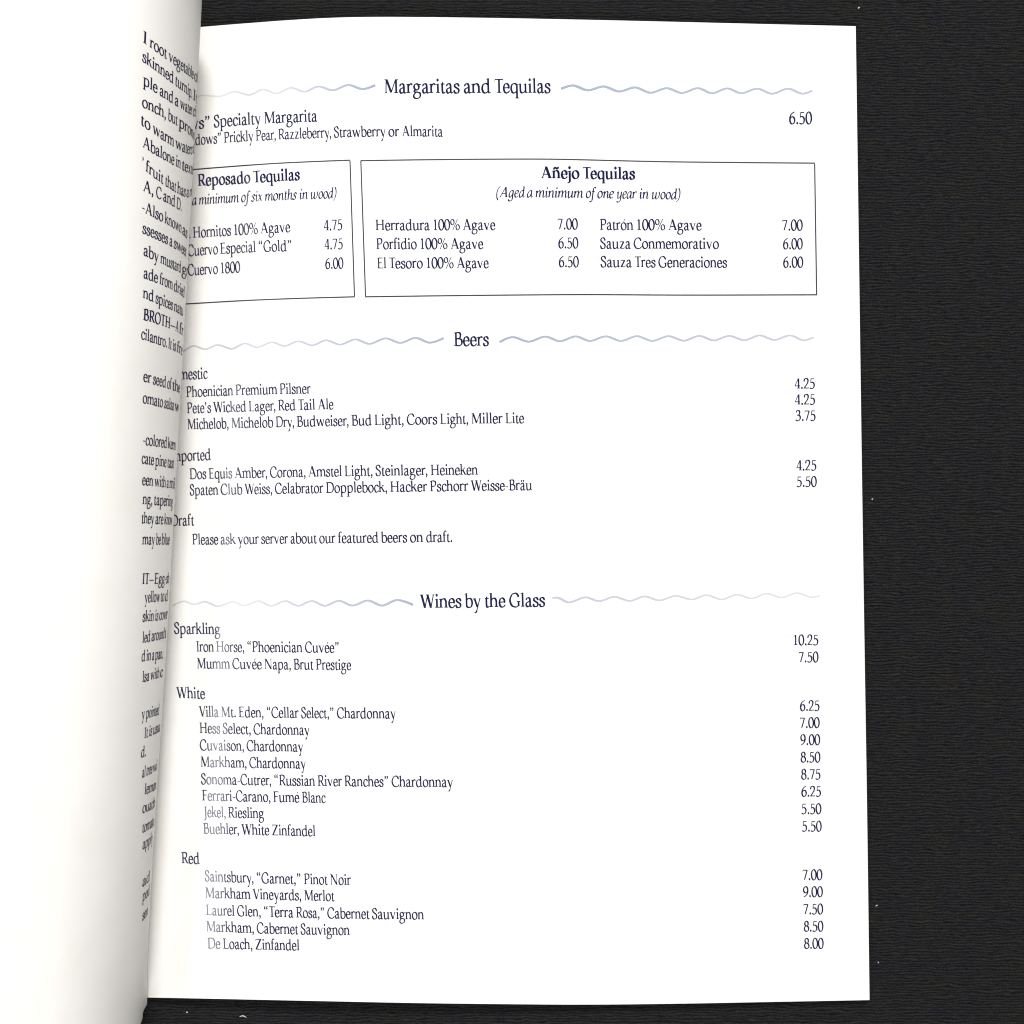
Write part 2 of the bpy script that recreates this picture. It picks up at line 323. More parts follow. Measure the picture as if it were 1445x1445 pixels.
# ------------------------------------------------------------------ lettering
ROMAN = {
 'a': (500, '130 -45 98 -35 76 -20 35 31 20 65 15 90 22 145 50 195 85 226 165 261 273 300 264 365 250 406 210 426 190 426 167 415 153 375 130 335 110 323 85 323 65 331 50 346 43 370 46 390 73 440 90 456 110 466 225 501 275 500 325 489 350 476 370 457 383 435 393 400 405 325 401 50 415 30 460 57 480 57 495 43 495 21 486 10 450 -14 395 -36 370 -37 345 -30 320 -13 300 10 250 -19 190 -40 155 -47;189 35 195 31 210 35 274 85 274 225 270 232 180 197 160 186 151 175 143 145 145 115 162 75'),
 'b': (553, '215 -46 145 -31 110 -11 70 20 50 20 48 25 48 665 45 672 -30 667 -32 685 45 711 50 728 105 728 125 734 176 730 176 470 180 462 235 485 300 502 375 499 430 486 470 464 504 425 534 365 550 315 557 245 546 170 523 100 483 35 445 6 365 -25 270 -46;269 30 295 27 335 34 365 43 385 56 413 130 428 215 425 255 415 300 397 345 371 390 340 414 280 429 255 424 210 401 176 365 177 85 215 51'),
 'c': (444, '210 -46 150 -33 115 -18 80 9 60 34 30 95 12 160 7 215 13 265 26 310 55 376 80 417 111 450 150 470 215 491 285 506 325 503 385 480 423 450 459 395 461 370 455 350 444 335 425 321 405 315 380 317 347 340 305 396 260 428 225 426 195 416 185 405 163 355 140 280 136 230 147 170 167 115 192 70 220 47 265 28 280 30 319 50 370 99 404 120 425 119 439 110 449 95 450 75 444 60 419 35 370 -1 260 -44'),
 'd': (611, '165 -40 120 -26 90 -3 50 55 24 120 11 175 10 230 25 300 44 350 82 415 115 446 140 459 220 486 320 505 350 506 387 500 387 670 310 667 308 685 385 711 390 728 445 728 465 734 515 731 516 35 525 32 575 56 590 57 606 45 606 25 596 15 570 1 515 -18 485 -34 465 -32 445 -22 430 -5 420 20 415 21 340 -17 270 -41 215 -45;263 30 285 31 330 52 388 95 388 370 350 405 295 431 220 419 188 405 154 325 138 250 140 215 151 165 187 80 215 45'),
 'e': (479, '225 -45 165 -37 125 -25 86 0 65 24 41 65 17 130 5 200 8 250 19 300 37 350 60 395 90 433 125 458 185 484 260 504 300 505 345 491 385 467 428 430 452 400 468 350 468 260 464 240 440 209 405 197 370 205 340 230 136 220 142 180 159 130 180 85 200 58 225 43 275 28 295 32 331 50 386 105 420 130 440 131 460 120 470 105 471 85 465 70 435 38 385 1 280 -40 255 -46;139 280 335 288 336 330 322 360 280 402 245 428 220 427 192 415 174 395 151 335'),
 'f': (333, '10 0 10 31 71 60 71 415 65 419 23 420 22 470 25 477 71 480 71 555 78 605 89 645 108 675 135 704 170 730 195 742 265 761 295 760 345 749 362 735 369 715 367 680 351 655 330 644 305 644 285 655 266 680 240 688 220 667 204 630 199 480 290 475 290 420 205 419 199 415 199 60 260 31 260 0'),
 'g': (556, '185 -310 115 -296 40 -265 8 -230 -10 -180 -10 -130 5 -94 60 -27 114 10 80 25 60 40 46 60 39 85 40 113 49 135 61 150 84 165 46 215 30 265 28 320 48 380 76 420 120 455 185 482 250 499 295 499 335 491 375 472 405 449 535 459 548 450 554 435 551 420 540 407 445 394 457 330 456 295 435 233 420 210 395 184 345 151 265 124 215 116 156 120 165 91 170 89 295 81 425 66 450 60 480 44 517 5 535 -40 538 -80 520 -145 502 -180 479 -210 450 -236 415 -255 350 -283 290 -300 230 -311;225 -240 260 -243 310 -234 360 -213 390 -190 410 -145 420 -95 408 -50 384 -15 335 0 215 13 203 -10 136 -60 112 -100 105 -120 110 -155 122 -185 132 -200 155 -214;240 195 270 192 300 207 321 240 329 290 320 335 297 380 260 415 240 423 220 425 192 415 170 391 160 365 156 320 164 280 180 245 210 211'),
 'h': (582, '-10 0 -14 5 -14 30 48 60 48 665 45 672 -30 667 -32 685 45 711 50 728 105 728 125 734 175 731 177 455 275 493 330 500 400 489 430 475 453 455 483 410 517 330 516 60 575 33 578 5 575 0 515 0 330 0 326 5 326 30 330 34 388 60 388 295 337 400 315 416 280 426 255 418 215 390 176 340 176 60 235 33 235 0'),
 'i': (291, '20 0 20 31 81 60 81 405 75 409 5 403 1 410 2 425 80 449 85 465 135 465 160 471 205 469 209 465 209 60 270 31 270 0;130 569 100 579 77 600 63 630 62 660 70 685 90 710 120 725 150 727 180 717 204 695 216 670 219 640 210 610 190 586 160 571'),
 'j': (234, '-40 -301 -55 -291 -61 -280 -62 -265 -55 -249 -40 -239 20 -228 49 -195 54 -175 61 -65 61 405 55 409 -15 403 -19 410 -18 425 60 449 65 465 115 465 140 471 185 469 189 465 189 -85 174 -175 164 -200 145 -225 90 -269 60 -283 20 -295;110 569 80 579 57 600 43 630 42 660 50 685 70 710 100 725 130 727 160 717 184 695 196 670 199 640 190 610 170 586 140 571'),
 'k': (556, '-10 0 -14 5 -14 30 48 60 48 665 45 672 -30 667 -32 685 45 711 50 728 105 728 125 734 175 731 176 335 180 330 220 330 328 415 320 420 320 475 480 475 480 420 425 419 321 335 320 330 315 330 325 326 514 60 550 57 585 35 589 30 589 5 585 0 395 0 389 20 220 255 176 220 176 60 235 33 235 0'),
 'l': (291, '20 0 20 31 81 60 81 670 5 666 1 670 1 685 76 710 85 728 135 728 160 734 205 732 209 725 209 60 270 31 270 0'),
 'm': (883, '-10 0 -14 5 -14 30 48 60 48 405 45 409 -30 403 -30 426 45 448 50 465 105 465 125 471 170 469 175 468 180 453 250 485 290 497 325 501 365 498 410 482 433 465 465 427 560 478 615 496 655 501 695 497 740 481 771 455 794 420 834 325 832 60 894 30 894 5 890 0 645 0 645 33 704 60 704 295 654 400 630 419 605 426 580 416 542 390 503 340 507 320 504 60 565 31 565 0 315 0 315 31 376 60 376 295 326 400 305 418 280 426 251 415 215 390 176 340 176 60 235 33 235 0'),
 'n': (582, '-10 0 -14 5 -14 30 48 60 48 405 45 409 -30 403 -31 425 45 448 50 465 105 465 125 471 170 469 175 468 180 454 245 483 315 500 360 498 400 489 430 475 453 455 483 410 517 330 516 60 575 33 575 0 330 0 326 5 326 30 330 34 388 60 388 295 337 400 315 416 280 426 255 418 215 390 176 340 176 60 235 33 235 0'),
 'o': (546, '230 -45 175 -36 125 -14 93 10 53 55 25 105 12 145 3 205 7 265 22 320 38 355 69 400 112 440 175 475 245 498 290 505 345 502 395 487 427 470 473 430 506 385 523 350 539 290 543 230 539 195 524 140 508 105 477 60 435 21 390 -7 345 -25 280 -42;282 30 310 32 335 41 355 55 372 75 391 105 403 135 414 215 408 265 398 300 365 362 320 407 290 423 255 431 225 425 205 416 186 400 164 370 148 340 139 305 132 235 148 160 176 105 225 53 255 37'),
 'p': (601, '0 -280 0 -249 61 -220 61 405 55 409 -15 403 -19 410 -18 425 60 449 65 465 115 465 140 471 185 469 190 461 248 485 310 502 405 496 465 476 500 447 529 405 555 343 567 290 570 240 559 170 536 100 512 55 475 16 380 -24 270 -48 189 -40 189 -220 250 -249 250 -280;282 30 310 27 350 34 385 47 400 58 429 140 441 215 438 255 428 300 410 345 385 389 355 413 295 429 270 425 225 403 189 365 190 85 230 50'),
 'q': (560, '330 -280 326 -275 326 -250 388 -220 388 0 385 4 320 -25 255 -44 175 -42 119 -25 78 10 43 70 17 145 9 205 14 255 34 325 65 390 100 434 140 459 205 482 310 504 345 507 425 486 485 442 490 442 516 465 516 -220 575 -247 578 -275 575 -280;263 30 285 31 330 52 388 95 388 370 350 405 295 431 220 419 188 405 154 325 138 250 140 215 151 165 187 80 215 45'),
 'r': (395, '-10 0 -10 31 51 60 51 405 45 409 -25 403 -29 410 -28 425 50 449 55 465 105 465 130 471 170 469 175 469 180 460 220 480 290 504 334 500 375 483 394 455 399 435 394 410 380 391 355 379 330 380 310 391 295 409 265 421 222 385 180 320 179 60 240 31 240 0'),
 's': (424, '100 -46 70 -37 40 -13 24 10 -1 65 -6 85 -4 110 5 130 20 145 40 155 60 158 80 155 100 145 123 115 156 40 175 32 230 30 265 36 282 65 290 100 278 140 254 175 80 262 50 285 33 310 25 340 26 375 33 400 51 430 75 452 165 486 250 505 290 502 325 492 345 482 369 460 412 395 416 375 414 355 405 335 390 320 355 308 320 316 290 347 249 410 215 428 185 425 154 410 154 375 161 350 175 336 253 290 340 254 380 220 401 190 415 150 417 115 407 80 372 25 352 5 325 -12 230 -38'),
 't': (326, '160 -45 130 -34 110 -19 94 0 79 35 69 140 71 415 65 419 29 420 28 475 90 477 165 577 195 580 199 575 200 478 292 475 290 419 205 419 199 415 199 160 207 75 218 45 230 33 270 55 300 65 323 55 333 30 320 6 270 -21 210 -45'),
 'u': (603, '175 -41 135 -28 105 -8 84 15 66 55 52 180 54 405 50 409 -25 404 -25 425 50 447 55 465 110 465 130 471 180 468 182 200 193 105 201 75 215 53 240 36 260 32 290 40 320 55 392 115 392 405 385 408 335 403 333 425 390 445 395 465 450 465 470 471 515 469 520 465 520 35 580 52 595 40 595 20 585 10 515 -16 500 -28 485 -33 462 -30 445 -21 430 0 420 30 410 30 360 0 290 -27 220 -44'),
 'v': (565, '220 -4 50 401 45 407 30 408 -5 430 -9 435 -9 460 -5 465 205 465 209 460 209 435 186 420 305 132 419 425 405 435 405 465 515 465 520 460 520 435 485 410 345 45 360 0 355 -4'),
 'w': (834, '185 -4 45 401 -9 435 -9 460 -5 465 205 465 209 460 209 435 184 420 184 415 275 150 365 400 345 460 350 465 368 465 370 480 375 484 475 484 480 480 480 465 488 460 600 152 695 425 680 435 680 465 790 465 795 460 795 435 762 410 639 50 655 -1 650 -4 515 -4 405 295 400 297 311 50 325 -1'),
 'x': (516, '55 0 50 0 50 30 90 58 103 60 193 205 66 405 40 408 1 435 1 460 5 465 215 465 219 460 219 435 207 425 270 326 275 327 341 430 340 465 445 465 450 460 450 435 410 407 397 405 309 265 439 60 465 57 514 30 514 5 510 0 300 0 296 5 296 30 300 35 230 146 159 35 160 0'),
 'y': (556, '100 -305 85 -296 78 -285 75 -270 80 -255 100 -239 155 -235 160 -230 185 -170 203 -145 220 -131 266 -5 265 0 225 0 221 5 50 403 30 408 -5 430 -9 435 -9 460 -5 465 205 465 209 460 209 435 186 420 315 128 424 425 410 435 410 465 520 465 525 460 525 435 490 408 353 35 365 0 340 0 285 -150 290 -190 269 -240 249 -270 220 -292 155 -308'),
 'z': (500, '50 -10 50 15 33 20 301 415 95 415 80 360 55 360 55 470 60 474 420 474 425 470 425 445 465 445 200 50 405 47 435 118 460 120 450 -10'),
 'A': (778, '40 0 35 0 35 30 96 55 317 645 297 700 300 705 455 705 700 62 765 34 769 30 769 5 765 0 515 0 511 5 511 30 546 45 485 206 225 206 164 45 195 30 195 0;248 265 462 265 355 548'),
 'B': (611, '275 -30 150 -22 135 -15 120 0 15 0 15 31 90 57 94 65 94 630 91 635 15 660 15 691 125 692 150 708 310 724 380 720 440 711 475 698 504 675 525 635 533 565 523 500 501 450 458 400 459 395 515 378 550 360 575 340 594 315 611 270 615 220 611 170 599 125 585 98 558 65 515 30 480 11 385 -23 340 -30;300 45 360 42 395 46 430 61 458 85 477 115 484 145 486 195 480 240 469 270 455 287 425 305 380 323 320 332 225 331 223 55 226 50;222 410 230 406 335 411 360 420 379 440 399 485 404 530 400 585 382 625 355 637 300 649 227 645 222 630'),
 'C': (709, '370 -45 265 -28 206 -10 150 20 120 47 60 130 27 200 7 270 3 310 5 350 22 420 70 524 131 615 180 664 255 702 325 724 450 742 490 740 545 724 625 672 640 670 641 650 689 560 690 535 680 509 661 490 640 481 615 480 590 489 563 520 512 610 465 647 435 663 405 666 345 661 280 642 246 615 208 560 166 480 144 420 132 345 139 295 154 245 190 170 240 99 262 80 290 64 360 41 460 24 500 31 550 60 615 130 655 160 675 160 693 150 703 135 705 115 697 95 655 49 615 16 587 0 520 -30 460 -46 420 -50'),
 'D': (774, '205 -25 155 -22 140 -14 130 0 25 0 21 5 21 30 25 33 101 60 101 630 98 635 22 660 22 690 130 692 145 705 160 711 380 726 530 704 580 690 634 665 681 625 717 570 744 505 765 410 766 345 756 280 729 190 699 130 661 80 635 58 590 34 535 12 465 -6 345 -26 275 -29;313 45 380 47 475 63 520 75 555 93 581 125 611 195 628 255 638 325 633 395 615 465 588 530 554 580 520 605 480 622 375 647 330 652 235 647 229 630 229 60 235 50'),
 'E': (611, '160 -10 155 0 20 0 16 5 16 30 20 33 96 60 96 630 93 635 17 660 17 690 155 692 160 695 160 705 515 705 520 695 530 690 535 560 520 560 515 564 495 646 228 645 224 630 225 392 420 391 425 395 425 440 445 440 447 290 445 285 425 285 425 330 420 333 225 332 224 60 245 45 510 45 555 148 575 150 555 45 555 -10'),
 'F': (556, '20 0 16 5 16 30 20 33 96 60 96 630 93 635 17 660 17 690 155 692 160 695 160 705 515 705 520 695 530 690 535 560 520 560 515 564 495 646 228 645 224 630 225 392 420 391 425 395 425 440 445 440 447 290 445 285 425 285 425 330 420 333 225 332 224 60 264 30 264 5 260 0'),
 'G': (763, '370 -45 265 -28 206 -10 150 20 120 47 60 130 27 200 7 270 3 310 5 350 22 420 70 524 131 615 180 664 255 702 325 724 450 742 490 740 545 724 625 672 640 670 641 650 688 565 690 540 683 515 665 493 640 481 615 480 590 489 563 520 512 610 465 647 430 664 340 660 300 650 265 633 228 590 180 510 152 445 135 385 132 345 139 295 155 242 190 170 240 99 262 80 290 64 365 40 450 25 480 25 540 53 568 80 568 240 500 268 500 300 755 300 756 270 696 240 696 150 706 120 696 90 695 30 635 30 600 7 550 -18 480 -42 420 -50'),
 'H': (832, '30 0 26 5 26 30 30 33 101 60 101 630 98 635 27 660 27 690 303 690 303 660 232 635 229 630 230 392 595 391 603 395 603 630 600 635 529 660 528 690 805 691 805 660 734 635 731 630 731 65 735 57 805 31 805 0 530 0 530 32 603 60 603 330 545 333 230 332 229 60 300 33 304 30 304 5 300 0'),
 'I': (337, '30 0 30 31 104 60 104 630 101 635 30 660 29 690 305 692 306 660 235 635 232 630 232 65 235 57 305 32 307 5 305 0'),
 'J': (333, '0 -236 -15 -226 -21 -215 -22 -200 -16 -185 0 -174 85 -156 102 -130 109 -95 111 630 108 635 37 660 37 690 310 692 314 685 313 660 242 635 239 630 239 -35 228 -110 199 -160 180 -180 150 -200 80 -225 15 -237'),
 'K': (726, '25 0 21 5 21 30 25 33 96 60 96 630 93 635 22 660 22 690 293 690 293 660 227 635 224 630 225 430 240 431 493 650 493 655 480 660 480 690 540 692 560 699 580 692 620 690 620 660 560 632 330 430 380 430 680 61 720 58 775 34 779 25 779 5 775 0 565 0 558 15 265 375 224 340 224 60 290 33 294 30 294 5 290 0'),
 'L': (611, '160 -10 155 0 20 0 16 5 16 30 20 33 96 60 96 630 93 635 22 660 21 685 25 692 298 690 298 660 227 635 224 630 225 58 245 45 510 45 560 155 565 160 580 160 584 155 560 50 560 -10 555 -13'),
 'M': (946, '60 0 55 0 55 30 105 49 107 55 136 635 60 660 60 690 272 690 495 162 717 645 719 650 711 660 712 690 933 690 933 660 862 635 859 630 859 60 930 33 934 25 934 5 930 0 660 0 656 5 656 30 660 33 731 60 730 516 529 80 545 30 395 30 391 35 205 483 201 480 179 50 225 30 225 0'),
 'N': (831, '70 0 65 0 65 30 115 49 118 55 118 630 30 660 30 690 245 690 655 144 658 640 605 660 605 690 775 690 775 660 725 643 722 635 722 55 760 0 595 2 185 548 182 55 185 49 235 30 235 0'),
 'O': (786, '355 -45 280 -35 205 -9 135 38 80 97 52 140 19 220 4 305 8 390 28 470 48 515 91 580 152 640 215 681 315 719 390 734 465 733 545 714 614 680 653 650 708 590 749 520 767 470 782 385 783 340 778 300 758 220 738 175 695 110 635 51 570 8 505 -19 430 -39;394 30 450 32 485 42 535 69 578 110 613 160 634 210 650 280 654 330 645 404 627 465 602 515 565 565 520 607 475 635 415 656 360 661 305 649 273 635 230 603 190 557 170 524 149 470 136 410 133 350 141 285 158 230 173 195 205 145 245 101 285 69 340 43'),
 'P': (604, '20 0 20 31 94 60 94 630 91 635 15 660 14 690 125 692 155 709 345 727 460 708 500 695 537 675 557 655 575 625 587 585 590 540 579 475 563 440 539 405 485 349 430 317 350 295 223 285 222 60 300 32 300 0;222 365 260 360 370 366 390 371 410 389 445 440 460 490 457 555 442 595 430 610 390 631 325 649 275 652 227 645 222 630'),
 'R': (668, '20 0 20 31 94 60 94 630 91 635 15 660 14 690 125 692 155 709 345 727 460 708 500 695 537 675 570 635 587 585 590 535 579 475 550 420 513 375 480 345 432 315 618 60 665 58 720 34 724 30 724 5 720 0 510 0 295 290 223 285 222 60 300 32 300 0;222 365 260 360 370 366 390 371 410 389 445 440 460 490 457 555 442 595 430 610 390 631 325 649 275 652 227 645 222 630'),
 'S': (525, '140 -45 105 -35 75 -19 55 1 40 25 -1 140 1 170 20 200 40 212 60 217 85 214 105 204 125 180 175 53 199 35 235 26 305 30 342 45 370 120 376 175 357 230 320 281 284 305 190 355 105 416 60 457 43 485 31 525 30 555 36 595 63 650 101 680 190 716 270 738 310 744 355 740 415 713 435 694 458 660 496 570 493 540 475 511 455 498 435 494 410 497 390 507 371 530 320 636 300 655 275 667 255 667 215 657 165 631 158 595 161 555 175 519 208 485 290 423 415 355 460 310 490 261 503 220 504 175 496 135 482 95 460 52 435 20 400 -5 335 -28 285 -40 210 -49'),
 'T': (613, '170 0 170 33 242 60 242 640 240 645 65 645 60 640 40 555 15 555 25 700 585 703 595 555 575 555 572 560 550 645 370 643 370 60 445 30 445 0'),
 'V': (722, '295 -6 56 630 -13 660 -13 690 243 690 243 660 204 645 390 150 567 645 567 650 540 660 540 690 690 690 690 660 635 633 426 50 446 -5'),
 'W': (1000, '245 -6 52 630 -13 660 -13 690 243 690 243 660 204 645 202 640 340 189 454 590 440 633 377 660 377 690 623 690 623 660 595 647 592 640 725 199 730 200 851 645 820 660 820 690 970 690 970 660 920 635 767 70 786 -5 634 -5 490 462 376 65 396 -5'),
 'Z': (667, '50 -10 50 15 29 20 451 645 125 647 120 645 85 550 60 550 70 645 70 705 595 705 600 700 600 680 605 676 637 675 215 50 225 46 570 47 615 160 635 160 639 155 620 35 620 -10'),
 '0': (500, '190 -45 145 -30 107 -5 64 45 28 110 4 185 -9 265 -13 345 -5 425 12 500 26 540 59 605 100 657 128 680 175 705 260 732 300 732 355 714 390 691 436 640 471 575 496 500 509 420 513 340 505 260 488 185 475 145 441 80 398 25 350 -10 300 -31 235 -49;253 30 265 27 278 30 300 45 322 75 347 125 372 210 384 330 372 440 358 495 338 545 294 615 269 640 235 657 210 647 192 630 149 550 135 505 123 445 117 345 128 245 153 160 175 115 205 70 230 45'),
 '1': (500, '105 0 105 31 197 60 197 590 190 593 130 590 130 610 195 690 320 690 319 60 410 32 412 5 410 0'),
 '2': (500, '45 -10 30 -1 20 15 17 35 22 50 200 250 274 345 296 385 316 435 327 480 331 520 321 575 293 625 245 649 200 654 170 642 152 625 135 530 115 483 85 464 50 465 23 485 12 515 23 580 35 620 57 655 80 674 150 705 205 722 235 728 280 729 330 721 375 705 400 689 426 660 454 600 460 565 459 525 440 446 406 370 366 310 223 140 153 65 405 64 435 130 450 130 454 125 440 50 440 0 95 0 70 -12'),
 '3': (500, '130 -45 75 -28 15 5 2 25 0 45 7 65 20 80 40 89 60 89 110 70 180 33 245 29 275 39 300 61 330 96 350 135 356 180 352 230 339 265 315 300 275 335 165 338 150 350 143 370 147 390 165 406 200 409 265 428 303 500 310 530 308 570 289 630 265 642 205 656 190 654 176 645 130 578 110 557 95 548 70 546 50 557 36 580 38 605 70 653 100 684 125 699 165 713 235 730 300 725 360 714 390 699 419 665 434 625 439 580 436 545 425 505 405 465 363 405 399 385 429 360 454 330 470 300 485 235 484 195 476 155 460 115 439 85 390 34 345 0 300 -22 245 -38 200 -45'),
 '4': (500, '230 0 226 5 226 30 286 60 285 151 30 151 25 155 25 185 15 190 285 674 286 685 290 690 410 690 414 685 414 210 465 209 470 205 470 155 465 151 414 150 414 60 470 34 474 30 474 5 470 0;98 210 286 210 285 545'),
 '5': (500, '160 -46 105 -34 35 -8 22 5 16 20 16 40 22 55 40 71 60 75 120 62 210 29 235 31 270 43 305 70 321 100 340 160 346 220 336 270 316 320 295 352 265 373 215 395 130 352 115 354 95 370 85 370 115 680 139 680 140 690 145 691 420 690 420 630 185 629 181 625 164 450 170 448 240 470 295 465 365 441 415 404 452 345 471 280 474 215 459 150 420 71 375 24 330 -1 265 -27 200 -44'),
 '6': (500, '190 -45 135 -31 85 4 55 45 25 107 4 185 0 240 5 295 23 375 50 450 75 497 109 540 155 585 220 637 260 663 400 721 420 721 435 711 441 700 442 685 435 669 423 660 320 618 255 567 218 530 191 495 172 460 158 420 250 450 295 454 360 446 395 432 415 419 434 400 457 365 490 280 497 215 485 150 450 72 425 40 405 23 350 -9 300 -29 245 -43;251 30 270 30 295 39 315 51 334 70 360 135 368 195 363 235 351 275 316 345 285 370 245 380 215 371 184 350 158 285 130 240 149 160 181 90 212 50'),
 '7': (500, '135 0 132 5 359 620 85 622 60 545 55 540 35 540 50 690 450 685 450 650 475 650 478 645 240 2'),
 '8': (500, '180 -40 115 -21 65 15 35 49 20 74 1 130 -2 190 3 220 20 265 51 310 110 360 67 405 45 450 35 505 40 555 55 599 70 625 95 653 130 680 180 703 240 720 280 725 320 722 365 706 405 678 436 640 456 595 465 525 455 475 433 430 391 385 449 335 480 290 499 235 502 170 490 123 466 75 435 40 397 10 340 -17 275 -37 230 -43;244 35 270 31 300 37 325 49 341 65 359 90 370 125 374 155 372 190 349 255 305 305 260 328 195 325 160 300 137 265 127 220 128 175 141 130 165 89 205 52;247 405 295 408 305 415 329 455 336 510 328 555 305 602 275 634 245 648 230 650 201 640 180 615 168 585 164 535 172 495 187 460 220 420'),
 '9': (500, '75 -35 63 -25 57 -10 65 16 180 72 260 135 315 196 345 265 340 267 250 236 205 233 140 243 85 271 66 290 42 325 10 405 3 475 21 555 39 595 65 634 95 662 140 688 200 712 255 727 315 730 360 720 398 700 432 665 466 605 491 530 499 475 497 400 482 320 465 265 443 215 413 170 364 120 310 76 260 39 210 12 100 -37;241 310 260 307 275 310 316 335 342 400 370 445 350 533 313 610 285 642 260 653 240 655 195 640 166 615 140 550 132 490 144 425 175 359 200 329'),
 '.': (250, '100 -30 73 -15 54 10 46 40 50 70 65 97 90 116 120 124 150 120 177 105 196 80 204 50 200 20 185 -7 160 -26 130 -34'),
 ',': (250, '75 -166 60 -160 50 -150 44 -135 45 -120 98 -55 105 -30 80 -17 59 5 49 35 51 65 63 90 85 111 115 121 145 119 179 100 198 70 207 10 205 -25 185 -68 106 -155 90 -165'),
 '-': (333, '40 210 40 260 45 264 290 264 295 260 295 210 290 206 45 206'),
 '—': (1000, '0 210 0 260 5 264 995 264 1000 260 1000 210 995 206 5 206'),
 '”': (500, '105 460 80 470 71 485 70 500 76 515 119 560 124 575 100 594 87 610 79 635 80 660 91 685 110 704 135 715 165 715 195 701 219 670 226 620 222 580 200 540 130 470;300 460 275 470 266 485 265 500 271 515 314 560 319 575 295 594 282 610 274 635 275 660 286 685 305 704 330 715 360 715 390 701 414 670 421 620 417 580 395 540 325 470'),
 '’': (278, '95 460 70 470 61 485 60 500 66 515 109 560 114 575 90 594 77 610 69 635 70 660 81 685 100 704 125 715 155 715 185 701 209 670 216 620 212 580 190 540 120 470'),
 '“': (500, '135 475 100 494 80 528 76 585 80 626 92 655 105 671 185 734 210 736 229 720 231 695 221 680 180 645 179 620 180 610 201 595 215 575 222 550 219 525 206 500 185 482 160 474;330 475 295 494 275 528 271 585 275 626 287 655 300 671 380 734 405 736 424 720 426 695 416 680 375 645 374 620 375 610 396 595 410 575 417 550 414 525 401 500 380 482 355 474'),
 '(': (333, '275 -232 254 -220 154 -115 109 -45 76 45 57 115 38 220 35 290 41 360 63 460 85 530 119 610 139 640 170 674 230 724 265 761 290 771 305 768 320 755 326 740 325 725 315 709 243 645 213 600 186 525 162 440 145 320 147 260 161 170 185 80 211 5 248 -60 331 -145 343 -170 342 -195 326 -220 300 -233'),
 ')': (333, '35 -216 13 -200 8 -185 9 -170 17 -155 95 -75 122 -30 150 50 172 135 184 200 190 265 188 320 175 405 150 495 124 565 90 622 6 700 -6 720 -7 745 2 765 20 781 45 788 65 784 79 775 176 685 209 645 226 615 259 530 279 460 297 360 300 290 293 215 272 115 242 20 217 -40 183 -90 70 -208 55 -216'),
 '%': (840, '205 -37 188 -20 190 5 605 715 625 729 645 725 659 705 655 685 240 -25 225 -37;590 -30 555 -20 528 -5 496 25 470 65 455 108 449 150 449 180 456 225 471 265 485 289 510 319 540 344 575 360 635 379 670 382 710 375 735 365 765 344 785 323 810 285 825 242 831 200 832 170 824 125 809 85 795 61 770 31 740 6 705 -10 645 -29;642 30 655 28 675 34 702 60 722 105 729 165 718 225 696 270 665 306 645 317 625 322 595 310 572 280 555 230 552 180 560 131 580 85 608 50;155 310 120 320 93 335 61 365 35 405 20 448 14 490 14 520 21 565 36 605 50 629 75 659 105 684 140 700 200 719 235 722 275 715 300 705 330 684 350 663 375 625 390 582 396 540 397 510 389 465 374 425 360 401 335 371 305 346 270 330 210 311;207 370 220 368 240 374 267 400 287 445 294 505 283 565 261 610 230 646 210 657 190 662 160 650 137 620 120 570 117 520 125 471 145 425 173 390'),
 ' ': (250, ''),
 'é': (479, '225 -45 165 -37 125 -25 86 0 65 24 41 65 17 130 5 200 8 250 19 300 37 350 60 395 90 433 125 458 185 484 260 504 300 505 345 491 385 467 428 430 452 400 468 350 468 260 464 240 440 209 405 197 370 205 340 230 136 220 142 180 159 130 180 85 200 58 225 43 275 28 295 32 331 50 386 105 420 130 440 131 460 120 470 105 471 85 465 70 435 38 385 1 280 -40 255 -46;139 280 335 288 336 330 322 360 280 402 245 428 220 427 192 415 174 395 151 335;220 530 215 530 320 710 400 690 250 530'),
 'ó': (546, '230 -45 175 -36 125 -14 93 10 53 55 25 105 12 145 3 205 7 265 22 320 38 355 69 400 112 440 175 475 245 498 290 505 345 502 395 487 427 470 473 430 506 385 523 350 539 290 543 230 539 195 524 140 508 105 477 60 435 21 390 -7 345 -25 280 -42;282 30 310 32 335 41 355 55 372 75 391 105 403 135 414 215 408 265 398 300 365 362 320 407 290 423 255 431 225 425 205 416 186 400 164 370 148 340 139 305 132 235 148 160 176 105 225 53 255 37;240 530 235 530 340 710 420 690 270 530'),
 'ä': (500, '130 -45 98 -35 76 -20 35 31 20 65 15 90 22 145 50 195 85 226 165 261 273 300 264 365 250 406 210 426 190 426 167 415 153 375 130 335 110 323 85 323 65 331 50 346 43 370 46 390 73 440 90 456 110 466 225 501 275 500 325 489 350 476 370 457 383 435 393 400 405 325 401 50 415 30 460 57 480 57 495 43 495 21 486 10 450 -14 395 -36 370 -37 345 -30 320 -13 300 10 250 -19 190 -40 155 -47;189 35 195 31 210 35 274 85 274 225 270 232 180 197 160 186 151 175 143 145 145 115 162 75;140 540 115 546 91 565 78 590 75 615 81 640 100 664 125 677 150 680 175 674 199 655 213 630 215 605 209 580 190 556 165 542;330 540 305 546 281 565 268 590 265 615 271 640 290 664 315 677 340 680 365 674 389 655 403 630 405 605 399 580 380 556 355 542'),
